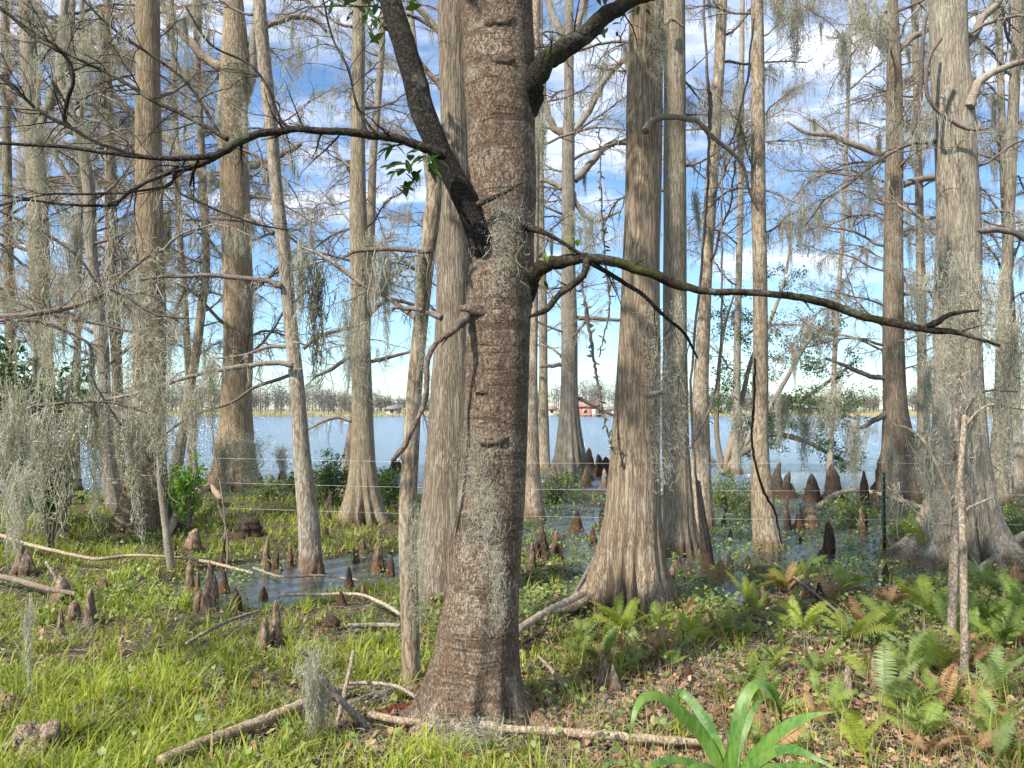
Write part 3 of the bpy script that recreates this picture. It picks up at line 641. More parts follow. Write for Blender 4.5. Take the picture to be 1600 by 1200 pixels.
tree('t12', 'cypress_tree', 'biggest right-hand cypress, grey furrowed trunk spreading into a very wide split foot', (1498, 882),
    [(882, 1410, 1588), (865, 1422, 1574), (840, 1438, 1564), (800, 1450, 1552), (750, 1458, 1544), (700, 1461, 1538), (600, 1463, 1532), (500, 1463, 1529), (400, 1465, 1529), (300, 1466, 1527), (200, 1462, 1520), (100, 1457, 1512), (0, 1453, 1507)], 'cypress_grey', top=11, sides=140, flute=.50, zf=.5, nfl=8, seed=14, nbr=10, brz=(3.4, 9.5), az=(-.3, pi + .3), mossy=.8)
tree('t13', 'cypress_tree', 'pale crooked cypress at the far right edge beyond the biggest trunk', (1562, 786),
    [(786, 1540, 1585), (760, 1545, 1580), (700, 1550, 1577), (600, 1556, 1578), (500, 1558, 1578), (400, 1566, 1582), (300, 1570, 1586), (200, 1574, 1590), (0, 1584, 1598)], 'cypress_grey', top=12, sides=36, flute=.3, zf=.5, seed=15, nbr=18, brz=(2.6, 11), brL=(1.2, 2.8), mossy=1)
tree('t13b', 'cypress_tree', 'thin moss laden trunk seen between the rusty brown cypress and the biggest right-hand trunk', (1442, 762),
    [(762, 1430, 1460), (720, 1432, 1452), (600, 1434, 1448), (450, 1432, 1446), (300, 1430, 1442), (0, 1424, 1434)], 'cypress_grey', top=12, sides=20, flute=.2, seed=16, nbr=14, brz=(3, 11), brL=(1.2, 2.6), mossy=1)
for k_, (b_, x0, x1, mz, lab) in enumerate([((1462, 990), 1494, 1499, 'deadwood', 0)]): pass
tree('dead_a', 'dead_sapling', 'taller of two bleached dead saplings in front of the biggest right-hand trunk', (1488, 1000),
    [(1000, 1480, 1492), (900, 1483, 1497), (800, 1488, 1499), (730, 1494, 1503), (640, 1490, 1498)], 'deadwood', top=0, sides=16, flute=.02, lump=.12, seed=17, group='bleached dead saplings beside the ferns', cat='dead sapling', mossy=0)
tree('dead_b', 'dead_sapling', 'nearer of two bleached dead saplings, with rusty rotten foot among the ferns', (1508, 1060),
    [(1060, 1500, 1514), (1000, 1501, 1513), (900, 1500, 1512), (800, 1498, 1508), (742, 1497, 1505), (650, 1503, 1511)], 'deadwood', top=0, sides=16, flute=.02, lump=.16, seed=18, group='bleached dead saplings beside the ferns', cat='dead sapling', mossy=0)
tree('t15', 'cypress_tree', 'straight grey cypress with three-lobed foot left of the snapped young trunk', (568, 815),
    [(815, 530, 602), (800, 534, 598), (780, 540, 594), (750, 545, 589), (700, 549, 585), (600, 550, 581), (500, 549, 578), (400, 547, 576), (300, 546, 572), (200, 549, 570), (0, 552, 571)], 'cypress_grey', top=11, sides=60, flute=.36, zf=.35, nfl=6, seed=19, nbr=12, brz=(2.8, 10), brL=(1, 2.2), mossy=.7)
tree('t15b', 'cypress_tree', 'paler leaning trunk half hidden behind the straight grey cypress', (545, 775),
    [(775, 531, 560), (700, 539, 562), (600, 556, 574), (480, 565, 581), (360, 572, 586), (250, 577, 589), (100, 590, 600), (0, 595, 604)], 'cypress', top=10, sides=26, flute=.15, seed=20, nbr=10, brz=(3.8, 9.5), brL=(1.2, 2.4), tuft='tan', mossy=.4)
tree('t16', 'cypress_tree', 'slim pale trunk leaning to the left, its stained foot standing in the small pool', (486, 893),
    [(893, 466, 504), (880, 467, 503), (850, 467, 502), (800, 465, 497), (750, 461, 490), (700, 458, 484), (600, 452, 475), (500, 443, 464), (400, 434, 455), (300, 423, 442), (200, 414, 434), (100, 403, 424), (0, 395, 415)], 'smooth', top=9, sides=48, flute=.14, zf=.12, nfl=5, seed=21, nbr=6, brz=(3.9, 8.5), brL=(.8, 1.6), mossy=.5)
tree('t17', 'cypress_tree', 'stout lakeside cypress with wide moss draped foot, left of the pale leaning trunk', (362, 765),
    [(765, 322, 408), (745, 330, 402), (720, 336, 398), (690, 340, 395), (640, 345, 393), (560, 349, 394), (500, 350, 395), (400, 348, 393), (300, 345, 389), (200, 343, 386), (100, 345, 388), (60, 348, 386), (0, 352, 380)], 'cypress', top=12, sides=60, flute=.3, zf=.7, nfl=8, seed=22, nbr=20, brz=(2.6, 11.5), brL=(1.4, 3.4), tuft='tan', mossy=.7)
tree('t18', 'cypress_tree', 'heavy upright left-hand cypress wrapped in curly moss', (226, 822),
    [(822, 178, 272), (800, 188, 264), (770, 196, 260), (720, 203, 257), (650, 207, 256), (600, 209, 257), (500, 210, 258), (400, 213, 256), (300, 213, 253), (200, 213, 251), (100, 213, 249), (0, 213, 248)], 'cypress', top=11, sides=60, flute=.3, zf=.45, nfl=8, seed=23, nbr=16, brz=(2.2, 10), brL=(1, 2.2), mossy=1)
tree('t19', 'cypress_tree', 'forked grey trunk near the left edge, its limbs hung with moss', (70, 790),
    [(790, 55, 95), (700, 60, 88), (600, 60, 84), (500, 50, 78), (400, 47, 76), (300, 44, 72), (220, 38, 66), (150, 36, 62), (0, 30, 50)], 'cypress_grey', top=10, sides=30, flute=.25, seed=24, nbr=20, brz=(2.4, 10), brL=(1, 2.6), tuft='tan', mossy=1)
tree('t20', 'cypress_tree', 'sinuous slim trunk between the forked left trunk and the moss wrapped cypress', (182, 800),
    [(800, 168, 194), (700, 156, 178), (620, 155, 173), (550, 150, 170), (480, 142, 162), (400, 134, 152), (300, 130, 148), (220, 118, 134), (120, 88, 102), (0, 96, 108)], 'cypress_grey', top=9, sides=24, flute=.2, seed=25, nbr=18, brz=(2.4, 9), brL=(1, 2.4), tuft='tan', mossy=1)
tree('t21', 'cypress_tree', 'thin grey trunk close to the left of the moss wrapped cypress', (188, 785),
    [(785, 178, 202), (700, 176, 194), (560, 174, 190), (400, 165, 182), (250, 164, 178), (0, 160, 172)], 'cypress_grey', top=11, sides=22, flute=.2, seed=26, nbr=16, brz=(2.5, 10), brL=(1, 2.6), mossy=1)
tree('t22', 'cypress_tree', 'curving thin trunk leaning right between the moss wrapped cypress and the stout lakeside one', (268, 760),
    [(760, 258, 280), (700, 272, 290), (640, 284, 298), (560, 298, 312), (480, 308, 322), (420, 316, 328), (300, 312, 324), (150, 306, 316), (0, 300, 310)], 'cypress_grey', top=11, sides=22, flute=.2, seed=27, nbr=14, brz=(2.5, 10), brL=(1, 2.4), mossy=1)
# more distant bare trees on the lake margin
for k_, (bx, by, ww, tx, lab) in enumerate([
    (20, 775, 20, 8, 'slim bare tree at the very left edge behind the evergreen bush'), (118, 768, 13, 128, 'thin bare tree behind the sinuous slim trunk'), (300, 752, 13, 268, 'thin lakeside tree in the gap left of the stout cypress'),
    (742, 748, 15, 640, 'slender tree rising behind the snapped young trunk'), (1150, 742, 13, 1160, 'thin bare tree between the slim leaning tree and the narrow tan trunk'), (1592, 775, 16, 1560, 'bare tree crossing behind the crooked one at the right edge'),
    (1298, 742, 9, 1330, 'spindly bare tree behind the dark knees in the open water gap')]):
    tree('bg%d' % k_, 'cypress_tree', lab, (bx, by), [(by, bx - ww * .8, bx + ww * .8), (by - 50, bx - ww * .5, bx + ww * .5), (by - 250, bx * .7 + tx * .3 - ww * .4, bx * .7 + tx * .3 + ww * .4), (by - 420, bx * .35 + tx * .65 - ww * .36, bx * .35 + tx * .65 + ww * .36), (0, tx - ww * .28, tx + ww * .28)],
         'cypress_grey', top=12, sides=18, flute=.25, seed=40 + k_, nbr=(16, 16, 13, 12, 8, 16, 8)[k_], brz=(2.8, 11), brL=(1.2, 2.8), tuft=(None, 'tan', 'catkin')[k_ % 3], mossy=.9)

def D(k): return ROOTS[k]['_o'][1]
# --- single limbs the photo shows
def L_(k, pts, mat='branch', tw=0, tl=.4, seed=0, mossy=.5, dz=0.0, **kw):
    d = D(k); limb(ROOTS[k], k, [(x, y, r, d + dz + (i * .03)) for i, (x, y, r) in enumerate(pts)], mat, twigs=tw, tw_len=tl, seed=seed, mossy=mossy, twmat='twig', **kw)
L_('cy_big', [(700, 66, 5), (668, 30, 5), (640, 0, 4), (610, -40, 3)], tw=4, tl=.4, seed=90)
L_('cy_big', [(700, 150, 5), (680, 125, 4.5), (662, 105, 4), (640, 70, 2)], 'limb', tw=3, tl=.3, seed=91)
L_('t12', [(1500, 75, 9), (1518, 60, 7), (1535, 30, 6), (1562, 0, 5), (1600, -50, 3)], tw=5, seed=1)
L_('t12', [(1514, 168, 9), (1520, 148, 8), (1530, 128, 7), (1555, 112, 6), (1600, 97, 5), (1680, 90, 4)], tw=6, seed=2, dz=-.2)
L_('t12', [(1524, 360, 4), (1548, 360, 5), (1580, 362, 5), (1610, 378, 4), (1660, 385, 3)], 'twig', 6, seed=3, dz=-.2)
L_('t12', [(1470, 60, 3.5), (1452, 90, 3.2), (1446, 130, 3), (1455, 160, 3), (1480, 185, 3), (1515, 203, 2.4), (1545, 200, 1.6)], 'twig', 7, .3, seed=4, dz=-.5)
L_('t12', [(1448, 20, 3), (1440, 90, 3.5), (1438, 150, 3), (1425, 210, 1.5)], 'twig', 6, .3, seed=5, dz=-.4)
L_('t11', [(1388, 242, 6), (1370, 238, 6), (1330, 225, 5), (1300, 212, 4.5), (1262, 208, 3.5), (1230, 190, 1.5)], tw=10, tl=.8, seed=6)
L_('t11', [(1390, 78, 6), (1372, 65, 6), (1360, 45, 5), (1345, 10, 4), (1330, -40, 3)], tw=4, tl=.6, seed=7)
L_('t11', [(1405, 78, 5), (1430, 55, 5), (1450, 45, 4), (1500, 10, 3)], tw=4, tl=.6, seed=8)
L_('t11', [(1408, 290, 5), (1430, 282, 5), (1465, 276, 5), (1500, 270, 3)], tw=5, tl=.6, seed=9)
L_('t11', [(1385, 592, 4), (1360, 588, 4), (1330, 575, 3.5), (1290, 560, 2)], 'twig', 10, .9, seed=10)
L_('t11', [(1386, 645, 5), (1368, 655, 4), (1345, 668, 3), (1315, 662, 2)], 'twig', 9, .8, seed=11)
L_('mid', [(1008, 205, 7), (1014, 192, 5), (1030, 184, 5), (1060, 184, 4.6), (1090, 192, 4.4), (1112, 212, 4), (1135, 232, 3.2), (1160, 256, 2.6), (1172, 300, 2), (1185, 330, 1.2)], 'branch', 6, .25, seed=12, dz=-.35, mossy=.3)
L_('mid', [(1012, 618, 5), (1025, 614, 4), (1037, 613, 3)], 'branch', 0, seed=13, dz=-.3, mossy=0)
L_('mid2', [(1040, 38, 4), (1050, 30, 3), (1068, 42, 2)], 'deadwood', 0, seed=14, dz=-.3, mossy=0)
L_('lakefl', [(896, 205, 6), (912, 185, 6), (928, 155, 5.5), (945, 125, 5), (965, 100, 5), (985, 88, 4)], tw=6, tl=.9, seed=15)
L_('lakefl', [(898, 282, 6), (915, 265, 5.5), (935, 240, 5), (955, 226, 5), (980, 222, 4)], tw=5, tl=.9, seed=16)
L_('lakefl', [(896, 300, 4), (902, 320, 4), (925, 345, 4), (945, 340, 3.5), (970, 330, 2)], tw=4, tl=.8, seed=17)
L_('lakefl', [(880, 212, 6), (862, 195, 6), (852, 165, 5), (848, 120, 4), (838, 80, 3)], tw=5, tl=.9, seed=18)
L_('lakefl', [(878, 295, 4), (862, 285, 4), (845, 282, 3)], tw=3, tl=.9, seed=19)
L_('lakefl', [(885, 60, 7), (868, 35, 6), (855, 0, 5)], tw=3, tl=.9, seed=20)
L_('lakefl', [(892, 60, 6), (905, 30, 5), (915, -10, 4)], tw=3, tl=.9, seed=21)
L_('lakefl', [(880, 495, 4), (930, 498, 3.5), (970, 500, 2.5)], tw=6, tl=.9, seed=22)
L_('lakefl', [(880, 570, 3.5), (862, 572, 3), (845, 573, 2)], tw=3, tl=.9, seed=23)
L_('lakefl', [(900, 620, 3), (925, 632, 3), (950, 645, 2.6), (980, 657, 1.5)], 'twig', 5, .7, seed=24, dz=-.5)
L_('t16', [(440, 448, 5), (420, 440, 4.5), (380, 434, 4), (320, 431, 3.6), (260, 432, 3), (200, 440, 2)], 'twig', 14, .45, seed=25, dz=-.1)
L_('t16', [(458, 571, 4.5), (430, 567, 4), (400, 570, 4), (350, 577, 4), (295, 588, 3.4), (240, 608, 3), (180, 622, 2.4), (120, 630, 1.5)], 'branch', 14, .5, seed=26, dz=-.15)
L_('t16', [(448, 542, 3), (420, 542, 3), (380, 555, 2), (340, 560, 1.5)], 'twig', 8, .4, seed=27)
L_('t16', [(474, 545, 3), (500, 525, 3), (535, 515, 2.5), (570, 505, 1.5)], 'twig', 9, .5, seed=28)
L_('t16', [(456, 585, 3), (400, 605, 2.5), (360, 630, 2.4), (300, 650, 2), (255, 680, 1.5)], 'twig', 8, .45, seed=29)
L_('t16', [(428, 365, 4), (405, 348, 3.5), (380, 345, 3), (330, 340, 2.5)], 'twig', 9, .5, seed=30)
L_('t16', [(418, 265, 3), (400, 245, 3), (370, 230, 2)], 'twig', 6, .5, seed=31)
L_('t16', [(410, 45, 4), (430, 35, 4.5), (460, 25, 5), (490, 30, 4), (510, 50, 2)], 'branch', 6, .5, seed=32)
L_('pole', [(650, 498, 4), (632, 485, 4), (600, 462, 3.6), (560, 440, 3.4), (520, 410, 3.2), (495, 395, 2.8), (465, 385, 1.6)], 'branch', 8, .3, seed=33, dz=.05, mossy=.2)
L_('pole', [(672, 393, 4), (640, 391, 3.6), (600, 390, 3.6), (560, 392, 3.4), (537, 401, 2)], 'twig', 4, .2, seed=34, dz=-.1, mossy=.2)
L_('pole', [(660, 485, 4), (640, 483, 4), (612, 481, 2.4)], 'twig', 2, .15, seed=35, dz=-.1, mossy=0)
L_('pole', [(690, 497, 5), (678, 492, 4.5), (666, 488, 3)], 'twig', 0, seed=36, dz=-.15, mossy=0)
L_('pole', [(668, 430, 4), (640, 415, 3), (615, 395, 2), (595, 380, 1.4)], 'twig', 5, .25, seed=37, dz=0)
L_('t15', [(570, 500, 4), (600, 470, 3.5), (625, 470, 3), (660, 480, 2)], 'twig', 8, .7, seed=38)
L_('t15', [(576, 565, 3), (600, 560, 3), (640, 550, 2)], 'twig', 8, .7, seed=39)
L_('t15', [(550, 555, 3), (520, 575, 3), (490, 590, 2)], 'twig', 8, .7, seed=40)
L_('t15', [(549, 658, 3), (530, 652, 3), (505, 658, 2.6), (480, 672, 1.5)], 'branch', 7, .5, seed=41)
L_('t17', [(346, 105, 8), (325, 95, 7), (300, 70, 7), (280, 45, 6), (262, 20, 5), (240, -20, 4)], tw=6, tl=1, seed=42)
L_('t17', [(378, 165, 9), (392, 120, 8), (398, 60, 8), (404, 0, 7), (410, -80, 5)], tw=5, tl=1, seed=43)
L_('t17', [(345, 290, 6), (310, 262, 6), (270, 225, 6), (220, 190, 6), (170, 145, 6), (130, 125, 5), (90, 100, 4)], tw=12, tl=1, seed=44, dz=.3)
L_('t17', [(390, 260, 6), (410, 255, 6), (445, 240, 5), (470, 225, 4)], tw=5, tl=.9, seed=45)
L_('t19', [(62, 190, 9), (80, 150, 8), (98, 110, 8), (108, 60, 7), (112, 0, 6)], tw=6, tl=.9, seed=46)
L_('t19', [(48, 215, 8), (30, 170, 7), (12, 140, 6), (-10, 120, 5)], tw=4, tl=.9, seed=47)
L_('t19', [(60, 235, 5), (35, 205, 5), (10, 165, 4), (0, 130, 3)], tw=4, tl=.9, seed=48)
L_('t20', [(140, 330, 4), (115, 290, 4), (88, 245, 4), (70, 215, 3)], tw=4, tl=.8, seed=49)
# dark low branches crossing the left side
KL = T1
for k_, (pts_, tw_) in enumerate([
    ([(-60, 498, 3.5), (0, 495, 4), (60, 490, 4.4), (110, 480, 4.2), (150, 466, 4), (172, 452, 3.4), (200, 425, 2.8), (232, 400, 2)], 16),
    ([(-40, 512, 3), (10, 500, 3), (70, 505, 2.6), (110, 520, 2.4), (140, 540, 2.2), (143, 585, 2), (160, 620, 1.8), (190, 665, 1.4)], 12),
    ([(172, 452, 2.4), (200, 465, 2.2), (240, 490, 2), (290, 497, 1.6)], 5),
    ([(-40, 655, 2), (20, 640, 2.4), (80, 632, 2.4), (130, 628, 2.2), (180, 630, 2), (230, 645, 1.4)], 14),
    ([(0, 330, 2.6), (45, 350, 2.6), (80, 370, 2.6), (118, 398, 2.4), (150, 440, 1.8)], 8)]):
    limb(ROOTS['t19'], 'lowleft', [(x, y, r, 5.4 + .05 * i) for i, (x, y, r) in enumerate(pts_)], 'twig', twigs=int(tw_ * 1.4), tw_len=.5, seed=60 + k_, mossy=.6, twmat='twig', n=50)
# stubs on the two dead saplings
L_('dead_b', [(1505, 800, 2.5), (1525, 788, 2.2), (1550, 778, 1.4)], 'deadwood', 0, seed=70, mossy=0)
L_('dead_a', [(1490, 790, 3), (1460, 720, 3), (1435, 680, 2.6), (1400, 665, 1.8), (1398, 678, 1)], 'deadwood', 4, .2, seed=71, mossy=.3)
L_('dead_a', [(1490, 720, 2), (1510, 640, 2), (1540, 612, 1.6), (1590, 612, 1.2)], 'twig', 8, .3, seed=72, mossy=.5)
L_('dead_a', [(1486, 820, 1.6), (1450, 815, 1.6), (1410, 780, 1.6), (1385, 760, 1)], 'deadwood', 4, .2, seed=73, mossy=.3)
L_('dead_a', [(1490, 690, 2), (1540, 635, 2), (1600, 640, 1.6), (1660, 650, 1.2)], 'deadwood', 8, .25, seed=74, mossy=.5)

# ================================================================== HANGING VINES
def vine(pts, d, label, mat='twig', tw=0, seed=0):
    a = spline(np.array([[*P(x, y, d), r / FPX * d] for x, y, r in pts]), 60); rng = np.random.default_rng(seed)
    a[:, :3] += rng.normal(0, .004, (60, 3)); mb = MB(); tube(mb, a[:, :3], a[:, 3], 6, True, .1, rng)
    o = mb.build('vine', M[mat], origin=tuple(a[-1, :3])); o['_o'] = list(map(float, a[-1, :3])); tag(o, label, 'vine')
    if tw:
        n = tw; i = rng.integers(0, 59, n); p0 = a[i, :3]; dd = norm(rng.normal(0, 1, (n, 3)) + [0, 0, -.5]); L = rng.uniform(.02, .06, n)[:, None]; mb = MB()
        ribbons(mb, np.stack([p0, p0 + dd * L * .5, p0 + dd * L], 1), np.array([[.2, .5, .1]]) * L * .4, norm(np.cross(dd, rng.normal(0, 1, (n, 3))))); mb.build('leaves', M['moss_dark'], o)
vine([(1100, -60, 2), (1102, 60, 2), (1107, 140, 3), (1110, 155, 4), (1108, 220, 2.5), (1106, 290, 2), (1100, 380, 2), (1088, 500, 2), (1080, 620, 2), (1088, 740, 2), (1105, 860, 1.5)], 7.6, 'long brown vine running down the slim leaning tree')
vine([(1178, 30, 1.5), (1168, 120, 1.6), (1150, 200, 1.6), (1130, 270, 1.6), (1128, 400, 1.6), (1128, 500, 1.8), (1120, 600, 2), (1100, 660, 2.2), (1078, 700, 2)], 7.9, 'thin curved vine swinging between the leaning tree and the narrow tan trunk')
vine([(936, 200, 1), (940, 300, 1.3), (945, 400, 1.5), (952, 480, 1.5), (935, 560, 1)], 6.6, 'dark hanging vine in front of the gap left of the tall brown cypress', 'twig', 90, 3)
vine([(908, 440, 1.5), (918, 500, 2.5), (928, 560, 2.5), (938, 620, 2), (948, 670, 1.6), (960, 710, 1.2)], 6.4, 'beaded dark vine slanting down over the lake toward the tall brown cypress', 'twig', 130, 4)
vine([(1180, 560, 1.5), (1178, 640, 2), (1175, 690, 2), (1190, 760, 2), (1210, 800, 1.6), (1222, 850, 1)], 8.3, 'dark vine clinging to the narrow tan trunk', 'baydark', 0, 5)
vine([(957, 0, 1.6), (950, 60, 1.2)], 4.0, 'short dangling twig below the rising upper limb', 'baydark', 0, 6) if False else None

# ================================================================== CYPRESS KNEES AND STUMPS
def knee(px, yb, yt, wpx, label, mat='knee', lean=0.0, tips=1, round_=0.0, seed=0, parts=None, name='cypress_knee', cat='cypress knee', group='cypress knees poking up from the mud'):
    g = G(px, yb); d = g[1]; h = (yb - yt) / FPX * d; w_ = wpx / FPX * d; OBST.append((g[0], g[1] - w_ * .6, w_ * 1.1 + .05))
    rng = np.random.default_rng(seed * 7 + int(px)); mb = MB(); sides, n = 18, 20
    for k in range(tips):
        off = 0 if tips == 1 else (k - (tips - 1) / 2) * w_ * .36; hh = h * (1 if k == 0 else rng.uniform(.62, .9)); ww = w_ * (1 if tips == 1 else .72)
        t_ = np.linspace(0, 1, n); z = g[2] - .08 + (hh + .08) * t_
        prof = (1 - t_) ** (1.3 - .8 * round_) * .48 + .52 * np.sqrt(np.clip(1 - t_ ** (2.6 + 5 * round_), 0, 1)) * (.8 + .2 * round_)
        prof[0] *= 1.08; prof[-1] = .04
        prof = prof * (1 + .08 * np.sin(t_ * rng.uniform(5, 11) + rng.uniform(0, 6)))
        R = ww * .5 * prof / prof[1] * (1 + .05 * np.sin(t_ * 23 + seed))
        bx, by = rng.normal(0, .055 * h, 2)
        cx = g[0] + off + (lean * h) * t_ + bx * np.sin(t_ * 3); cy = g[1] + rng.normal(0, .1 * w_) + by * np.sin(t_ * 2.3)
        C = np.stack([cx, cy, z], -1); trunk_mesh(mb, C, R, sides, .40, 4, h * .8, .17, seed * 5 + k + int(px) % 17, g[2])
    for k in range(int(rng.integers(1, 4))):       # small side bumps fused to the foot
        a_ = rng.uniform(0, 6.28); hh = h * rng.uniform(.25, .5); rr_ = w_ * rng.uniform(.16, .3); t_ = np.linspace(0, 1, 10); cx = g[0] + np.cos(a_) * w_ * .38; cy = g[1] + np.sin(a_) * w_ * .38
        C = np.stack([cx - np.cos(a_) * w_ * .1 * t_, cy - np.sin(a_) * w_ * .1 * t_, g[2] - .05 + (hh + .05) * t_], -1); trunk_mesh(mb, C, rr_ * np.sqrt(np.clip(1.02 - t_ ** 2.2, .01, 1)), 10, .2, 3, hh, .15, int(rng.integers(999)), g[2])
    o = mb.build(name, M[mat], origin=tuple(g)); return tag(o, label, cat, group)
KN = [
 (420, 890, 838, 17, 'tall pointed knee at the left of the small pool by the leaning trunk', 'knee', {}),
 (435, 895, 862, 15, 'short dark knee between the two pointed ones in the small pool', 'knee_dark', {}),
 (452, 888, 848, 14, 'narrow pointed knee in the small pool, left of the leaning trunk', 'knee', {}),
 (491, 903, 852, 30, 'reddish knee pressed against the foot of the leaning trunk', 'knee', {'lean': .1}),
 (594, 896, 850, 26, 'pinkish rounded knee left of the snapped young trunk', 'knee', {'round_': .5}),
 (611, 903, 868, 22, 'small dark knee touching the pinkish one by the snapped young trunk', 'knee_dark', {}),
 (428, 1008, 940, 26, 'brown finger-like knee in the grass below the small pool', 'knee', {}),
 (411, 1012, 962, 26, 'shorter knee leaning on the finger-like one in the grass', 'knee', {'lean': .1}),
 (320, 957, 880, 36, 'big bleached hollow knee with twin horns at the left pool edge', 'knee', {'tips': 2, 'lean': .1}),
 (297, 928, 874, 22, 'slim brown knee just left of the big horned one', 'knee', {}),
 (308, 930, 892, 14, 'small knee squeezed between the slim brown one and the horned one', 'knee', {}),
 (350, 930, 890, 18, 'short dark knee right of the big horned one', 'knee_dark', {}),
 (365, 958, 918, 24, 'squat brown knee at the near left edge of the small pool', 'knee_dark', {}),
 (96, 992, 948, 15, 'thin brown knee, leftmost of the trio in the left grass', 'knee', {}),
 (146, 978, 920, 26, 'tallest knee of the trio in the left grass', 'knee', {'lean': -.1}),
 (116, 968, 938, 26, 'broad low knee in the middle of the left grass trio', 'knee', {'round_': .4}),
 (92, 938, 902, 30, 'pale rounded knee with a white stick against it, at left', 'knee', {'round_': .6}),
 (36, 898, 850, 34, 'mossy grey knee near the left edge under the moss curtain', 'knee', {'tips': 2}),
 (306, 862, 826, 24, 'rounded tan knee behind the horned one', 'knee', {'round_': .8}),
 (165, 920, 898, 22, 'small leaning knee right of the pale rounded one at left', 'knee', {'lean': -.4}),
 (384, 838, 808, 40, 'wide dark rounded knee in the bright far grass', 'knee_dark', {'round_': 1}),
 (352, 878, 840, 8, 'thin dark stub behind the small pool on its left', 'knee_dark', {}),
 (510, 800, 768, 14, 'slim pale knee right of the leaning trunk by the bank', 'knee', {'lean': .3}),
 (594, 792, 758, 15, 'pale upright knee right of the straight grey cypress', 'knee', {}),
 (290, 795, 776, 9, 'little dark stub in the far left grass', 'knee_dark', {}),
 (1139, 897, 862, 13, 'lone pale pointed knee in the pool right of the grey lichen cypress', 'knee', {}),
 (1092, 880, 857, 12, 'small light knee at the right foot of the grey lichen cypress', 'knee', {}),
 (1063, 1008, 962, 18, 'grey upright knee among ferns in front of the tall brown cypress', 'knee', {}),
 (950, 1082, 1024, 38, 'chunky brown knee in the grass right of the foreground tree', 'knee', {'tips': 2}),
 (1075, 1062, 1034, 22, 'low dark knee behind the broad-leaved plant', 'knee_dark', {'round_': .6}),
 (1262, 938, 892, 18, 'reddish brown knee by the near edge of the right-hand pool', 'knee', {}),
 (1280, 935, 908, 12, 'black stub right of the reddish brown knee by the pool', 'knee_dark', {'round_': .8}),
 (1293, 866, 815, 16, 'dark upright flat-topped knee in the middle of the right-hand pool', 'knee_dark', {'round_': .9}),
 (1231, 780, 722, 34, 'tall black twin-topped knee, leftmost of the dark knees at the lake', 'knee_dark', {'tips': 2}),
 (1270, 785, 740, 24, 'brown knee between the two tallest dark knees at the lake', 'knee_dark', {'round_': .2}),
 (1298, 783, 725, 31, 'tallest broad black knee at the lake', 'knee_dark', {'round_': .35}),
 (1350, 796, 735, 24, 'lone dark pointed knee left of the green steel post', 'knee_dark', {}),
 (1366, 800, 765, 18, 'brown knee just left of the green steel post', 'knee', {}),
 (1312, 782, 760, 22, 'low brown knee right of the tallest black one', 'knee', {}),
 (1260, 825, 790, 36, 'squat rusty rounded knee in front of the dark lake knees', 'knee', {'round_': 1}),
 (1232, 822, 772, 11, 'thin tan stub in front of the twin-topped dark knee', 'knee', {}),
 (1246, 830, 802, 22, 'small dark knee left of the squat rusty one', 'knee_dark', {}),
 (1346, 838, 792, 13, 'narrow orange-brown knee in the right-hand pool', 'knee', {}),
 (1381, 862, 828, 17, 'brown knee at the foot of the green steel post', 'knee', {}),
 (1332, 1090, 1040, 34, 'rough brown knee among the right-hand ferns', 'knee', {'tips': 2}),
 (1364, 1075, 1020, 18, 'pinkish slender knee behind the blue-green fern frond', 'knee', {}),
 (1354, 1155, 1125, 17, 'small dark knee in the leaf litter under the ferns', 'knee_dark', {}),
 (866, 756, 724, 15, 'pale knee at the left foot of the fluted lakeside cypress', 'knee', {}),
 (918, 762, 728, 16, 'grey knee at the right foot of the fluted lakeside cypress', 'knee', {}),
 (944, 764, 732, 18, 'pinkish knee just left of the tall brown cypress', 'knee', {}),
 (934, 745, 700, 36, 'dark clump of knees behind the pinkish one at the lake edge', 'knee_dark', {'tips': 3}),
 (900, 832, 795, 22, 'dark knee in the herbs below the fluted lakeside cypress', 'knee_dark', {}),
 (925, 850, 822, 16, 'tiny dark knee left of the tall brown cypress', 'knee_dark', {}),
 (832, 885, 845, 14, 'rusty knee right beside the foreground trunk at mid height', 'knee', {}),
 (848, 870, 822, 22, 'dark knee among herbs at the foot of the thin pale trunk', 'knee_dark', {}),
 (870, 855, 828, 20, 'low brown knee between the thin pale trunk and the pool', 'knee', {}),
 (1590, 912, 872, 22, 'tan knee at the right edge beside the widest trunk foot', 'knee', {}),
 (1385, 905, 880, 16, 'small knee left of the widest trunk foot', 'knee_dark', {}),
 (1190, 945, 915, 22, 'grey-brown knee right of the tall brown cypress by the pool', 'knee', {}),
 (545, 925, 885, 18, 'dark narrow knee in the grass left of the snapped young trunk', 'knee_dark', {}),
 (515, 985, 962, 44, 'tussock-topped low stump in the grass left of the snapped young trunk', 'knee_dark', {'round_': .7}),
 (455, 765, 735, 40, 'dark knotty knee clump at the lake edge left of the leaning trunk', 'knee_dark', {'tips': 3}),
 (425, 768, 742, 20, 'brown knee right of the stout moss draped foot', 'knee', {}),
 (620, 742, 712, 26, 'dark knee on the bank right of the straight grey cypress', 'knee_dark', {'tips': 2}),
]
for i, (px_, yb, yt, w_, lab, mt, kw) in enumerate(KN): knee(px_, yb, yt, w_, lab, mt, seed=i, **kw)
rk = np.random.default_rng(61)
for i in range(46):
    if i < 30: px_, yb = rk.uniform(830, 1420), rk.uniform(800, 930)
    else: px_, yb = rk.uniform(250, 640), rk.uniform(800, 960)
    yb = float(yb); s_ = (yb - 640) / 250
    knee(px_, yb, yb - rk.uniform(14, 30) * s_, rk.uniform(9, 16) * s_, 'small knee stub half hidden in the herbs of the wet middle ground', 'knee_dark' if i % 3 else 'knee', seed=100 + i, round_=rk.uniform(0, .7), lean=rk.uniform(-.2, .2), group='small knee stubs half hidden in the herbs')
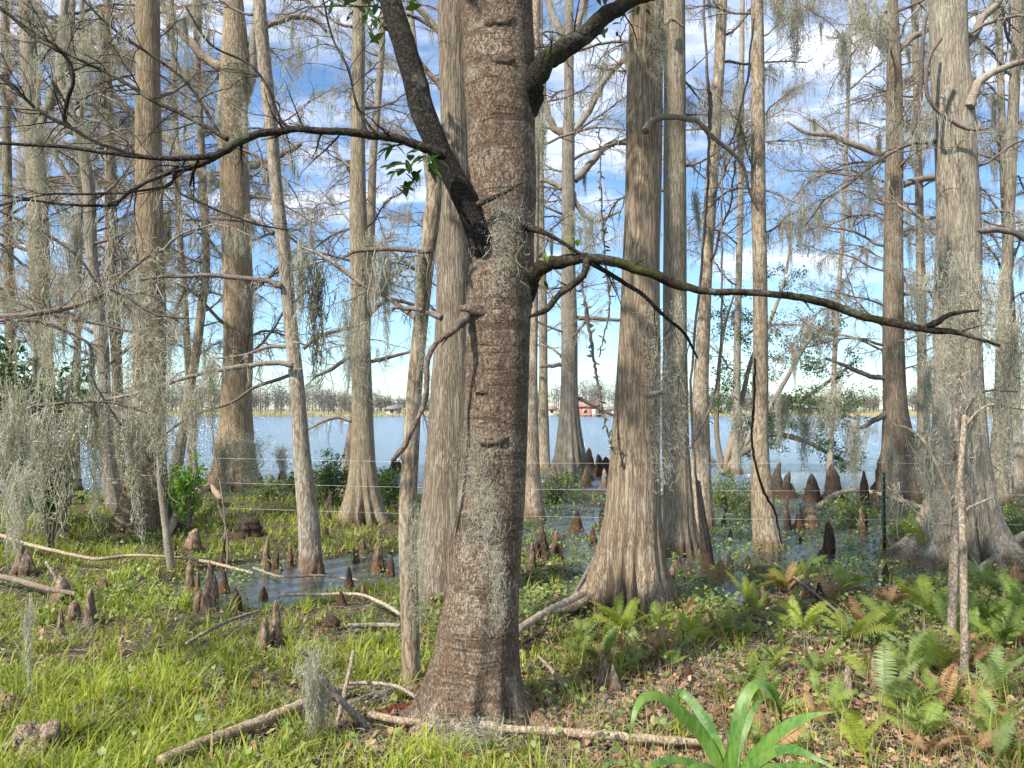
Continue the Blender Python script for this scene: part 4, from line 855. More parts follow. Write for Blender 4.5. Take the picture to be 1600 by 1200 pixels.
# gnarled root ball at the bottom left corner
def lumpy(name, label, cat, g, rads, mat, seed=0):
    rng = np.random.default_rng(seed); mb = MB()
    for dx, dy, dz, r in rads:
        u = np.linspace(0.02, pi - .02, 16)[:, None]; v = np.linspace(0, 2 * pi, 24, endpoint=False)[None]
        rr = r * (1 + .10 * np.sin(3 * v + 4 * u + rng.uniform(0, 6)) + .08 * np.sin(7 * v - 5 * u + rng.uniform(0, 6)) + .04 * np.sin(13 * v + 9 * u))
        V = np.stack([g[0] + dx + rr * np.sin(u) * np.cos(v), g[1] + dy + rr * np.sin(u) * np.sin(v), g[2] + dz + rr * np.cos(u) * np.ones_like(v)], -1)
        i = (np.arange(15)[:, None] * 24 + np.arange(24)[None]); j = (np.arange(15)[:, None] * 24 + (np.arange(24)[None] + 1) % 24)
        mb.add(V, np.stack([i, i + 24, j + 24, j], -1).reshape(-1, 4))
    o = mb.build(name, M[mat], origin=tuple(g)); return tag(o, label, cat)
g = G(50, 1180); lumpy('tree_stump', 'gnarled round root lump with a split, in the bottom left corner', 'stump', g, [(-.02, 0, .04, .09), (.075, .03, .08, .06), (-.06, .06, .05, .07), (.03, -.02, .02, .08)], 'knee', 1)
g = G(10, 1120); lumpy('tree_stump', 'pale lump of wood at the left edge just above the gnarled root lump', 'stump', g, [(0, 0, .04, .07), (-.07, .02, .06, .07)], 'knee', 2)
g = G(122, 1118); lumpy('tree_stump', 'low worn cut stump sunk in grass right of the gnarled root lump', 'stump', g, [(0, 0, 0, .055), (.05, .02, -.01, .04)], 'knee', 3)
g = G(655, 1092); lumpy('rotten_stump', 'crumbling red rotten wood against the left foot of the foreground tree', 'stump', g, [(0, 0, 0, .07), (.06, -.03, .01, .06), (-.07, .02, -.01, .05), (.09, .0, .05, .05), (.0, -.1, -.02, .06)], 'rot', 4)

# ================================================================== FALLEN BRANCHES
def log(pts, label, mat='deadwood', rise=None, seed=0, twigs=0, name='fallen_branch'):
    rng = np.random.default_rng(seed); rows = []
    for i, (px_, py_, r) in enumerate(pts):
        g = G(px_, py_); rows.append([*g, r / FPX * g[1]])
    rows = np.array(rows); rows[:, 2] += rows[:, 3] * .7 + .05
    if rise: rows[:, 2] += np.array(rise)
    for q_ in spline(rows, 14): OBST.append((q_[0], q_[1] - .07, .10))
    a = spline(rows, 50); a[:, :3] += rng.normal(0, .1, (50, 3)) * a[:, 3:4]
    mb = MB(); tube(mb, a[:, :3], a[:, 3], 12, True, .05, rng); g0 = a[25, :3]
    o = mb.build(name, M[mat], origin=tuple(g0)); o['_o'] = list(map(float, g0)); tag(o, label, 'fallen branch')
    if twigs:
        tb = MB(); pp = []
        for j in range(twigs):
            i = int(rng.uniform(5, 45)); dd = norm(rng.normal(0, 1, 3) + [0, 0, .6]); grow(tb, a[i, :3], dd, rng.uniform(.12, .35), .003, 1, 2, rng, pp, kids=(6, 3, 2))
        tb.build('twigs', M['branch'], o)
    return o, a
def raised(pts, label, mat='deadwood', seed=0, name='fallen_branch'):
    rng = np.random.default_rng(seed); rows = np.array([[*P(x, y, d), r / FPX * d] for x, y, r, d in pts]); a = spline(rows, 40); a[:, :3] += rng.normal(0, .1, (40, 3)) * a[:, 3:4]
    mb = MB(); tube(mb, a[:, :3], a[:, 3], 10, True, .06, rng); o = mb.build(name, M[mat], origin=tuple(a[0, :3])); return tag(o, label, 'fallen branch')
log([(250, 1215, 9), (330, 1178, 8.5), (400, 1152, 8.5), (470, 1122, 8), (520, 1098, 6), (560, 1088, 4)], 'thick pale branch lying in the grass at bottom left and slanting to the foreground tree', seed=1)
log([(575, 1136, 6), (640, 1148, 5.5), (720, 1150, 6), (800, 1160, 6), (880, 1166, 7), (960, 1172, 7), (1040, 1178, 6.5), (1110, 1182, 5)], 'long straight pale branch lying across the foot of the foreground tree', seed=2, twigs=4)
dq = G(575, 1136)[1]
raised([(578, 1136, 5, dq), (545, 1108, 5, dq), (520, 1078, 4.5, dq), (508, 1062, 4.5, dq - .05), (490, 1040, 4, dq - .1), (468, 1012, 2.6, dq - .15)], 'arched grey stick holding up a hank of moss, bottom left of centre', 'branch', 3)
dq = G(525, 1145)[1]
raised([(522, 1146, 3.6, dq), (532, 1110, 3.6, dq + .1), (543, 1062, 3.6, dq + .25), (553, 1018, 3.4, dq + .4)], 'short bleached stick standing upright left of the snapped young trunk', 'deadwood', 4)
log([(-30, 850, 2.8), (40, 872, 2.8), (100, 885, 2.7), (150, 892, 2.7), (200, 886, 2.4), (260, 886, 2.1), (320, 892, 2.6), (395, 908, 2)], 'long thin pale stick crossing the left grass toward the horned knee', seed=5, rise=[.12, .1, .08, .06, .06, .05, .04, .02], twigs=2)
log([(-40, 912, 5), (20, 924, 4.5), (70, 938, 4.5), (120, 944, 3.5)], 'brown branch lying at the left edge before the pale rounded knee', 'branch', seed=6, rise=[.04, .04, .04, .02])
dq = G(95, 935)[1]
raised([(95, 932, 2.6, dq), (88, 905, 2.6, dq), (72, 878, 2.2, dq)], 'white forked twig propped on the pale rounded knee at left', 'deadwood', 7)
log([(808, 1012, 6), (840, 990, 6), (862, 974, 5.5), (890, 962, 7), (922, 942, 6)], 'stout tan branch jutting from behind the foreground tree toward the tall brown cypress', seed=8, rise=[.05, .05, .04, .04, .04])
log([(862, 975, 3), (900, 965, 6), (925, 948, 5)], 'split piece of tan wood beside the stout jutting branch', seed=9, rise=[.03, .02, .02])
dq = G(890, 950)[1]
raised([(888, 952, 3, dq), (905, 915, 3.2, dq + .2), (925, 880, 3.4, dq + .3), (945, 845, 2.6, dq + .4)], 'dark stick leaning against the left side of the tall brown cypress', 'twig', 10)
log([(262, 845, 4), (280, 822, 7), (300, 805, 6.5), (325, 790, 6), (345, 796, 4)], 'grey hooked root-like log in the far left grass', seed=11, rise=[.0, .1, .18, .22, .1])
log([(440, 945, 2.6), (500, 945, 2.6), (560, 945, 2.4), (600, 962, 3), (625, 978, 3)], 'thin twisted stick in the grass left of the snapped young trunk', seed=12, rise=[.03] * 5, twigs=2)
log([(292, 1026, 3), (330, 1003, 3), (365, 986, 2.6), (405, 972, 2)], 'slim curved stick in the grass left of the finger-like knee', seed=13, rise=[.03] * 4)
log([(545, 992, 4), (590, 990, 4), (625, 990, 3)], 'short brown log in the grass just left of the snapped young trunk', 'branch', seed=14)
log([(1280, 800, 4), (1310, 786, 4), (1345, 785, 3.6), (1390, 792, 3.6), (1440, 806, 4)], 'pale bent branch lying over the water behind the green steel post', seed=15, rise=[.02, .1, .14, .1, .05])
log([(1530, 905, 5), (1560, 885, 6), (1590, 868, 7), (1640, 850, 7)], 'heavy root-like log at the right edge beside the widest trunk foot', 'branch', seed=16, rise=[.02, .05, .1, .1])
log([(395, 905, 2), (440, 918, 2), (500, 915, 2), (560, 922, 1.6)], 'thin pale stick lying over the small pool', seed=17, rise=[.06, .05, .04, .04], twigs=3)
log([(540, 1100, 3), (580, 1098, 3), (620, 1104, 3), (660, 1128, 2.5)], 'thin stick lying on the red rotten wood', 'branch', seed=18, rise=[.05] * 4, twigs=3)
log([(880, 1090, 3), (860, 1060, 3), (842, 1040, 2)], 'small broken stick right of the foreground tree', 'branch', seed=19)
log([(1210, 905, 2), (1260, 945, 2), (1310, 990, 2)], 'thin bare stick slanting through herbs at the near edge of the right-hand pool', 'branch', seed=20, rise=[.1] * 3, twigs=3)
log([(1130, 745, 3), (1105, 715, 3), (1090, 700, 3)], 'small crooked branch at the lake edge behind the slim leaning tree', 'branch', seed=21, rise=[.05] * 3)
# thin upright stem at left in front of the moss wrapped cypress
def stem(px0, y0, pts, label, mat='branch', r=5, name='dead_sapling', cat='dead sapling', seed=0, group=None):
    g = G(px0, y0); d = g[1]; rows = np.array([[*g, r / FPX * d]] + [[*P(x, y, d), rr / FPX * d] for x, y, rr in pts]); a = spline(rows, 30); rng = np.random.default_rng(seed)
    mb = MB(); tube(mb, a[:, :3], a[:, 3], 10, True, .06, rng); o = mb.build(name, M[mat], origin=tuple(g)); return tag(o, label, cat, group)
stem(268, 893, [(262, 850, 6), (256, 800, 5), (250, 755, 4), (246, 700, 2)], 'thin leaning dead stem in front of the moss wrapped cypress foot', 'branch', 6)
stem(350, 862, [(352, 820, 1.2), (345, 760, 1.2), (335, 700, 1), (330, 640, .8)], 'hair-thin dry stalk rising before the stout cypress', 'branch', 1.4)
stem(352, 900, [(356, 860, 1.4), (352, 820, 1.2), (340, 790, .8)], 'short dry bent stalk left of the small pool', 'branch', 1.4)

# ================================================================== WIRE FENCE
A_, B_ = P(100, 830, 11.2), P(1385, 850, 9.3); dirf = (B_ - A_)[:2]; 
def fl(px_):
    # point on the fence line under photo column px
    u = (px_ - 800) / FPX; k = (A_[0] - u * A_[1]) / (u * dirf[1] - dirf[0]); return A_[:2] + dirf * k
f0 = fl(100); fence = thing('wire_fence', (*f0, float(hgt(*f0))), 'low three-strand wire fence with a weathered wooden post and a green steel post', 'fence')
for zz_ in (.31, .66, 1.00):
    pts = []
    cols = [-260, 100, 1378, 1850]
    for a_, b_ in zip(cols[:-1], cols[1:]):
        pa, pb = fl(a_), fl(b_)
        for s_ in np.linspace(0, 1, 40)[:-1]:
            q = pa * (1 - s_) + pb * s_; pts.append([q[0], q[1], zz_ + .12 - .06 * s_ * (1 - s_) * 4 * (1 if b_ < 1800 else .4)])
    mb = MB(); tube(mb, np.array(pts), .0014, 5); mb.build('wire', M['wire'], fence)
mb = MB(); q = fl(100); zb = float(hgt(*q)); zt = P(100, 690, q[1])[2]; a = np.array([[q[0] + .01 * k, q[1], zb - .2 + (zt - zb + .2) * k / 11] for k in range(12)])
tube(mb, a, .046, 16, True, .05, np.random.default_rng(2)); mb.build('post', M['deadwood'], fence)['label'] = 'weathered round wooden post'
mb = MB(); q = fl(1378); zb = float(hgt(*q)); zt = P(1378, 738, q[1])[2]
for dx, dy, w1, w2 in ((0, 0, .004, .02), (0, .018, .022, .004)):
    x0, x1, y0, y1 = q[0] - w2 + dx, q[0] + w2 + dx, q[1] + dy - w1, q[1] + dy + w1
    V = [(x, y, z) for z in (zb - .2, zt) for x, y in ((x0, y0), (x1, y0), (x1, y1), (x0, y1))]
    mb.add(V, [(0, 1, 5, 4), (1, 2, 6, 5), (2, 3, 7, 6), (3, 0, 4, 7), (4, 5, 6, 7), (3, 2, 1, 0)])
for k in range(12):
    z = zb + .1 + k * (zt - zb - .15) / 11; V = [(q[0] + sx * .011, q[1] - .021 + sy * .006, z + sz * .012) for sz in (-1, 1) for sx, sy in ((-1, -1), (1, -1), (1, 1), (-1, 1))]
    mb.add(V, [(0, 1, 5, 4), (1, 2, 6, 5), (2, 3, 7, 6), (3, 0, 4, 7), (4, 5, 6, 7), (3, 2, 1, 0)])
mb.build('post', M['post_green'], fence, smooth=False)['label'] = 'green steel T post'

# ================================================================== SHRUBS AND LEAFY SMALL TREES
def shrub(label, ctr_px, rx, rz, d, nst, nleaf, mat, leafL=.05, seed=0, name='shrub', cat='shrub', ground_px=None, spread=.8, stemmat='twig', ry=None):
    rng = np.random.default_rng(seed); c = P(ctr_px[0], ctr_px[1], d); ry = ry or rx
    gb = np.array([c[0], c[1], float(hgt(c[0], c[1]))]) if ground_px is None else G(*ground_px)
    gb[2] = max(gb[2], -.03)
    root = thing(name, gb, label, cat); sb = MB(); en = []; pp = []
    cl = []
    for k in range(nst):
        q = rng.normal(0, 1, 3); q = q / np.linalg.norm(q) * rng.random() ** .4; tgt = c + q * [rx, ry, rz]
        m_ = (gb + tgt) / 2 + rng.normal(0, .1, 3) * rx; a = spline(np.array([gb + rng.normal(0, .02, 3) * [1, 1, 0], m_, tgt]), 10)
        tube(sb, a, np.linspace(.016, .004, 10) * (rx + .4), 5); cl.append(tgt)
        for j in range(7): grow(sb, a[int(rng.integers(4, 9))], rng.normal(0, 1, 3) + [0, 0, .3], rx * .5, .004, 1, 2, rng, pp, kids=(6, 4, 2), ends=en)
    en = np.array(en); e = en[rng.integers(0, len(en), nleaf)] + rng.normal(0, .05 * rx + .02, (nleaf, 3)); dd = norm(rng.normal(0, 1, (nleaf, 3)) + [0, 0, .1]); L = leafL * rng.uniform(.6, 1.25, nleaf)[:, None]
    sb.build('stem', M[stemmat], root); lb = MB()
    ribbons(lb, np.stack([e, e + dd * L * .33, e + dd * L * .7, e + dd * L + [0, 0, -.1] * L], 1), np.array([[.12, 1, .8, .05]]) * L * .21, norm(np.cross(dd, rng.normal(0, 1, (nleaf, 3)))))
    lb.build('foliage', M[mat], root); return root, en
shrub('dense dark evergreen bush at the left edge behind the moss curtain', (15, 590), .85, 1.0, 8.5, 12, 5200, 'bayleaf', .085, 1, 'evergreen_shrub', ground_px=(60, 800))
shrub('lower dark evergreen bush beside the weathered wooden post', (82, 695), .35, .35, 9.2, 7, 1300, 'bayleaf', .08, 2, 'evergreen_shrub')
shrub('bright green leafy sapling between the moss wrapped cypress and the stout one', (298, 722), .22, .42, 10.5, 7, 700, 'youngleaf', .075, 3, 'leafy_sapling', 'sapling')
shrub('second bright sapling close beside the moss wrapped cypress foot', (272, 745), .2, .36, 10.8, 6, 500, 'youngleaf', .07, 4, 'leafy_sapling', 'sapling')
for k, (cx, cy, rx, rz, d, nl, lab, mt) in enumerate([
    (515, 735, .55, .32, 13.2, 2300, 'dark leafy bush on the bank between the leaning trunk and the straight grey cypress', 'shrubleaf'),
    (470, 752, .5, .22, 13.8, 1500, 'low scrub at the lake edge behind the leaning trunk', 'shrubleaf'),
    (608, 735, .42, .42, 12.8, 2000, 'leafy bush on the bank right of the straight grey cypress', 'shrubleaf'),
    (420, 760, .5, .14, 14.2, 900, 'low green scrub right of the stout cypress foot', 'herb'),
    (868, 748, .6, .2, 14.6, 1300, 'bright low bush at the foot of the fluted lakeside cypress', 'herb'),
    (1138, 765, .5, .28, 13.4, 1500, 'green bush at the lake edge behind the slim leaning tree', 'herb'),
    (1060, 760, .4, .25, 12.5, 900, 'low green bush behind the grey lichen covered cypress', 'herb'),
    (1180, 775, .4, .16, 12.6, 900, 'low green bush behind the narrow tan trunk', 'herb'),
    (1330, 800, .6, .14, 12.0, 1300, 'low leafy growth in the water beside the lone pointed dark knee', 'herb'),
    (1425, 830, .5, .28, 10.5, 1600, 'green thicket between the green steel post and the widest trunk foot', 'herb'),
    (1590, 830, .45, .3, 10.3, 1400, 'leafy thicket at the right edge behind the widest trunk foot', 'herb'),
    (755, 745, .5, .25, 13.2, 1200, 'bush on the bank hidden partly behind the foreground trunk', 'shrubleaf')]):
    shrub(lab, (cx, cy), rx, rz, d, 9, nl, mt, .055, 10 + k)
# leaning evergreen at the right of the middle gap
g = G(1128, 742); lt = thing('leaning_evergreen', g, 'small-leaved evergreen leaning over the lake right of the narrow tan trunk', 'tree')
lt['_o'] = list(map(float, g)); ROOTS['lean_ev'] = lt; dl = g[1]; rng = np.random.default_rng(77); lb = MB(); EN = []
for k, pts_ in enumerate([
    [(1128, 742, 7), (1148, 715, 6.5), (1165, 690, 6), (1190, 660, 5), (1240, 632, 4), (1290, 600, 3), (1330, 570, 2)],
    [(1128, 740, 6), (1140, 700, 5), (1150, 660, 4.5), (1160, 620, 4), (1175, 560, 3.4), (1200, 510, 3), (1225, 440, 2.4), (1235, 380, 1.5)],
    [(1150, 712, 6), (1180, 695, 6), (1205, 678, 5), (1260, 690, 4), (1300, 712, 3), (1345, 735, 2)],
    [(1130, 735, 5), (1120, 680, 4), (1122, 600, 3), (1130, 520, 2.5), (1150, 450, 1.5)],
    [(1190, 658, 4), (1230, 590, 3.4), (1265, 530, 3), (1300, 500, 2)],
    [(1240, 632, 3), (1290, 640, 3), (1340, 655, 2)]]):
    a = spline(np.array([[*P(x, y, dl + .1 * i), r / FPX * dl] for i, (x, y, r) in enumerate(pts_)]), 34)
    mb = MB(); tube(mb, a[:, :3], a[:, 3], 9, True, .06, rng); br = mb.build('trunk' if k == 0 else 'branch', M['branch'], lt)
    tb = MB(); pp = []
    for j in range(20):
        i = int(rng.uniform(10, 33)); grow(tb, a[i, :3], rng.normal(0, 1, 3) + [.3, 0, .2], rng.uniform(.4, 1.0), .008, 1, 2, rng, pp, .02, .1, .2, ends=EN, kids=(8, 5, 2))
    tb.build('twigs', M['twig'], br); MOSSPTS.setdefault('lean_ev', []).append(np.array([p for p, r in pp])[rng.random(len(pp)) < .5])
EN = np.array(EN); n = 15000; e = EN[(rng.random(n) ** 1.3 * len(EN)).astype(int)] + rng.normal(0, .07, (n, 3)); dd = norm(rng.normal(0, 1, (n, 3))); L = rng.uniform(.045, .095, n)[:, None]
ribbons(lb, np.stack([e, e + dd * L * .5, e + dd * L], 1), np.array([[.15, 1, .08]]) * L * .24, norm(np.cross(dd, rng.normal(0, 1, (n, 3))))); lb.build('foliage', M['bayleaf'], lt)

# ================================================================== BROAD-LEAVED PLANT (bottom right)
def strap(parent, pts, d, wmax, mat, curve=.3, seed=0, dd=None, fold=.16, shape=.6):
    rng = np.random.default_rng(seed); m = 40; ds = dd or [d] * len(pts); a = spline(np.array([P(x, y, q) for (x, y), q in zip(pts, ds)]), m)
    t_ = np.linspace(0, 1, m); w_ = wmax * np.clip(np.sin(np.clip(.12 + .88 * t_, 0, 1) * pi), 0, 1) ** shape * (1 - .75 * t_ ** 5) * (1 + .06 * np.sin(t_ * rng.uniform(14, 22) + seed)); w_[-1] = .0006; wv_ = .12 * np.sin(t_ * rng.uniform(16, 26) + seed)
    tg = norm(np.gradient(a, axis=0)); view = norm(a - np.array([0, 0, CAMZ])); s = norm(np.cross(tg, view * .8 + np.array([.15, 0, -.35]))); nn = np.cross(s, tg)
    mb = MB(); cols = 15; V = []
    for c_ in np.linspace(-1, 1, cols): V.append(a + s * (w_ * c_)[:, None] + nn * (w_ * (abs(c_) ** 1.3) * (fold + wv_ * (1 if c_ > 0 else -.7)) + .0011 * np.cos(c_ * pi * 7) )[:, None])
    V = np.stack(V, 1).reshape(-1, 3); b = np.arange(m - 1)[:, None] * cols + np.arange(cols - 1)[None]
    mb.add(V, np.stack([b, b + 1, b + cols + 1, b + cols], -1).reshape(-1, 4)); return mb.build('leaf', M[mat], parent)
m, t, out = new_mat('broad_leaf'); geo = t.node('ShaderNodeNewGeometry'); n_ = t.noise(geo.outputs['Position'], 9, 4, .6); n2_ = t.noise(t.mapping(geo.outputs['Position'], (1, 1, .3)), 60, 3, .6)
c_ = t.mix(t.ramp(n_, .35, .65), (.06, .17, .03), (.17, .30, .05)); c_ = t.mix(t.ramp(n2_, .45, .6, 0, .4), c_, (.25, .37, .10)); n3_ = t.noise(geo.outputs['Position'], 38, 4, .7); c_ = t.mix(t.ramp(n3_, .64, .72, 0, .7), c_, (.30, .25, .09))
bs = t.node('ShaderNodeBsdfPrincipled', ins={'Base Color': c_, 'Roughness': .45}); tr = t.node('ShaderNodeBsdfTranslucent', ins={0: t.mix(1.0, c_, (1.5, 1.4, .6), 'MULTIPLY')}); t.l.new(t.node('ShaderNodeBump', ins={'Strength': .5, 'Distance': .003, 'Height': n2_}).outputs[0], bs.inputs['Normal'])
t.l.new(t.node('ShaderNodeMixShader', ins={0: .4, 1: bs.outputs[0], 2: tr.outputs[0]}).outputs[0], out.inputs[0]); M['broad'] = m
dB = 2.55; bx = (1140 - 800) / FPX * dB
bp_ = thing('broad_leaved_plant', (bx, dB, float(hgt(bx, dB))), 'lush plant with long arching strap leaves at the bottom edge, right of centre', 'plant')
gy = 640 + (CAMZ - float(hgt(bx, dB))) / dB * FPX
for k, (pts_, w_, dd) in enumerate([
    ([(1136, 1290), (1122, 1200), (1098, 1150), (1062, 1112), (1030, 1088), (1003, 1092), (988, 1125), (982, 1170)], .042, [0, 0, 0, -.03, -.06, -.1, -.14, -.16]),
    ([(1138, 1290), (1128, 1190), (1112, 1145), (1088, 1105), (1066, 1083), (1058, 1090), (1063, 1125), (1066, 1160)], .036, [0, .02, .05, .1, .14, .18, .2, .22]),
    ([(1142, 1290), (1144, 1180), (1152, 1130), (1164, 1090), (1182, 1068), (1204, 1074), (1218, 1105), (1222, 1145)], .042, [0, 0, .0, .02, .05, .1, .14, .18]),
    ([(1146, 1290), (1166, 1205), (1195, 1165), (1228, 1135), (1268, 1118), (1312, 1111)], .046, [0, -.03, -.08, -.12, -.16, -.2]),
    ([(1144, 1290), (1160, 1215), (1200, 1178), (1235, 1170), (1275, 1185), (1330, 1215)], .036, [0, -.06, -.14, -.2, -.26, -.32]),
    ([(1140, 1290), (1136, 1230), (1134, 1195), (1139, 1158)], .028, [0, -.04, -.07, -.1]),
    ([(1140, 1290), (1110, 1215), (1070, 1190), (1030, 1192), (990, 1225)], .034, [0, -.08, -.14, -.2, -.24]),
    ([(1142, 1290), (1130, 1225), (1110, 1200), (1080, 1200), (1060, 1230)], .03, [0, -.1, -.18, -.24, -.3]),
    ([(1144, 1290), (1185, 1210), (1230, 1198), (1290, 1205), (1340, 1240)], .032, [0, .06, .1, .12, .14]),
    ([(1142, 1290), (1150, 1180), (1168, 1130), (1182, 1100), (1200, 1090)], .03, [0, .08, .12, .16, .2])]):
    g_ = (1140 + (pts_[0][0] - 1140) * .5, gy); strap(bp_, [g_] + list(pts_), dB, w_ * .50, 'broad', seed=k, dd=[dB] + [dB + q for q in dd])

# ================================================================== FERNS
def frond(L, W_, n, rng, curl=.6, rise=1.0):
    mb = MB(); m = 24; t_ = np.linspace(0, 1, m); ang = radians(78) * rise - t_ * curl * 1.6
    st = np.stack([np.cos(ang), np.zeros(m), np.sin(ang)], -1) * L / m; a = np.cumsum(st, 0); a = np.vstack([[0, 0, 0], a]); a[:, 1] += np.sin(np.linspace(0, 2.5, m + 1)) * L * .05 * rng.normal()
    tube(mb, a, np.linspace(.003, .0009, m + 1), 3, False)
    for k in range(n):
        f = .16 + .82 * k / n; i = f * m; j = int(i); q = a[j] * (1 - (i - j)) + a[j + 1] * (i - j); d = norm(a[j + 1] - a[j])
        wl = W_ * (np.sin(min(1, (f - .08) * 1.15) * pi) ** .6 * .95 + .05) * rng.uniform(.88, 1.1)
        for sgn in (-1, 1):
            v = norm(np.array([0, sgn * 1.0, 0]) + d * .38 + rng.normal(0, .07, 3) + [0, 0, -.1]); s = norm(d - v * (d @ v)); nn = np.cross(v, s)
            tt = np.linspace(0, 1, 5); Pt = q + np.outer(tt * wl, v) - np.outer(tt ** 2 * wl * .18, [0, 0, 1]); wv = wl * .078 * np.array([.6, 1, .9, .6, .05])
            mb.add(*_rib(Pt, wv, s, nn, .15))
    return mb
FR = [frond(1.0, .17, 34, np.random.default_rng(200 + i), c_, r_) for i, (c_, r_) in enumerate([(.55, .95), (.75, .85), (.4, .9), (.9, 1.0), (.6, .7)])]
FM = {mt: [f.mesh('frond', M[mt]) for f in FR] for mt in ('fern', 'fern_yellow', 'fern_grey', 'fern_brown')}
def fern(px, py, size_px, nf, mt, label, seed, group='ferns on the right-hand bank'):
    g = G(px, py); rng = np.random.default_rng(seed); S_ = .95 * size_px / FPX * g[1]; nf = nf + 1
    r = thing('fern', g, label, 'fern', group); a0 = rng.uniform(0, 6.28)
    for k in range(nf):
        o = bpy.data.objects.new('frond', FM[mt][int(rng.integers(5))]); COL.objects.link(o); o.parent = r
        az = a0 + k * 2 * pi / nf + rng.uniform(-.35, .35); s_ = S_ * rng.uniform(.7, 1.2)
        o.matrix_local = Matrix.Rotation(az, 4, 'Z') @ Matrix.Rotation(rng.uniform(-.4, .1), 4, 'Y') @ Matrix.Rotation(rng.uniform(-.5, .5), 4, 'X') @ Matrix.Scale(s_, 4)
FE = [(1232, 925, 62, 6, 'fern_yellow', 'small yellowish fern at the near edge of the pool, left of the reddish knee'), (1165, 940, 58, 5, 'fern_yellow', 'yellow-green fern between the tall brown cypress and the pool'),
 (1318, 925, 58, 5, 'fern', 'green fern at the near right edge of the pool'), (1462, 885, 92, 5, 'fern_yellow', 'tall bright yellow-green fern against the widest trunk foot'), (1450, 965, 92, 7, 'fern_yellow', 'large light fern left of the dead saplings'),
 (1388, 1000, 88, 7, 'fern', 'bushy green fern behind the blue-green frond'), (1325, 1002, 84, 6, 'fern_yellow', 'yellowish fern at the left of the bank ferns'), (1420, 1060, 92, 6, 'fern', 'broad green fern in the middle of the bank left of the nearer dead sapling'),
 (1384, 1112, 108, 3, 'fern_grey', 'blue-green fern with one big upright frond facing the path'), (1470, 1050, 78, 6, 'fern_yellow', 'yellow-green fern close to the left of the nearer dead sapling'), (1560, 1090, 92, 6, 'fern_grey', 'pale arching fern right of the nearer dead sapling'),
 (1580, 1010, 84, 6, 'fern', 'green fern at the right edge behind the pale arching one'), (1595, 955, 74, 6, 'fern', 'fern at the right edge below the heavy log'), (1540, 925, 62, 6, 'fern_grey', 'blue-green fern under the split foot of the widest trunk'),
 (1022, 985, 66, 6, 'fern', 'fern directly in front of the tall brown cypress foot'), (975, 992, 62, 4, 'fern_yellow', 'sparse light fern left of the grey upright knee'), (938, 1040, 66, 5, 'fern', 'fern behind the chunky brown knee'), (1092, 1010, 78, 6, 'fern_yellow', 'light fern right of the grey upright knee'),
 (1045, 1050, 62, 5, 'fern', 'feathery fern left of the low dark knee'), (1440, 1160, 76, 6, 'fern', 'low spreading fern at the lower right'), (1292, 1120, 72, 5, 'fern', 'fern right of the broad-leaved plant'), (1515, 1180, 74, 5, 'fern_brown', 'withered brown fern near the lower right corner'),
 (1570, 1150, 84, 6, 'fern', 'green fern in the lower right corner'), (1475, 1115, 78, 5, 'fern_brown', 'rust coloured dead fern below the nearer dead sapling'), (1395, 960, 70, 5, 'fern_brown', 'brown dead fern among the green ones behind'), (1530, 975, 70, 5, 'fern', 'green fern right of the dead saplings'),
 (1255, 990, 70, 5, 'fern_yellow', 'yellowish fern below the reddish knee'), (1275, 1055, 64, 5, 'fern', 'small fern left of the rough brown knee'), (905, 1010, 56, 4, 'fern', 'small fern right of the stout jutting branch'), (1015, 955, 40, 4, 'fern_brown', 'dead brown fern at the foot of the tall brown cypress'),
 (1590, 885, 56, 5, 'fern', 'fern in front of the tan knee at the right edge'), (1210, 1045, 60, 5, 'fern', 'loose fern above the broad-leaved plant on its right'), (1140, 1000, 60, 5, 'fern', 'soft green fern midway between the pool and the broad-leaved plant'),
 (1505, 1020, 60, 5, 'fern_yellow', 'little light fern squeezed between the two dead saplings'), (1350, 1185, 70, 5, 'fern_yellow', 'light fern at the bottom edge right of the broad-leaved plant')]
rk = np.random.default_rng(62)
for i in range(58):
    px_, yb = (rk.uniform(1120, 1600), rk.uniform(895, 1210)) if i < 48 else (rk.uniform(880, 1150), rk.uniform(960, 1060))
    fern(px_, yb, rk.uniform(34, 60) * (1 + (yb - 900) / 600), int(rk.integers(3, 6)), ['fern', 'fern_yellow', 'fern', 'fern_grey', 'fern_brown'][int(rk.integers(5))], 'small fern tangled in the undergrowth of the right-hand bank', 700 + i, 'small ferns tangled in the undergrowth')
for i, (a_, b_, c_, d_, e_, f_) in enumerate(FE): fern(a_, b_, c_, d_, e_, f_, 300 + i)

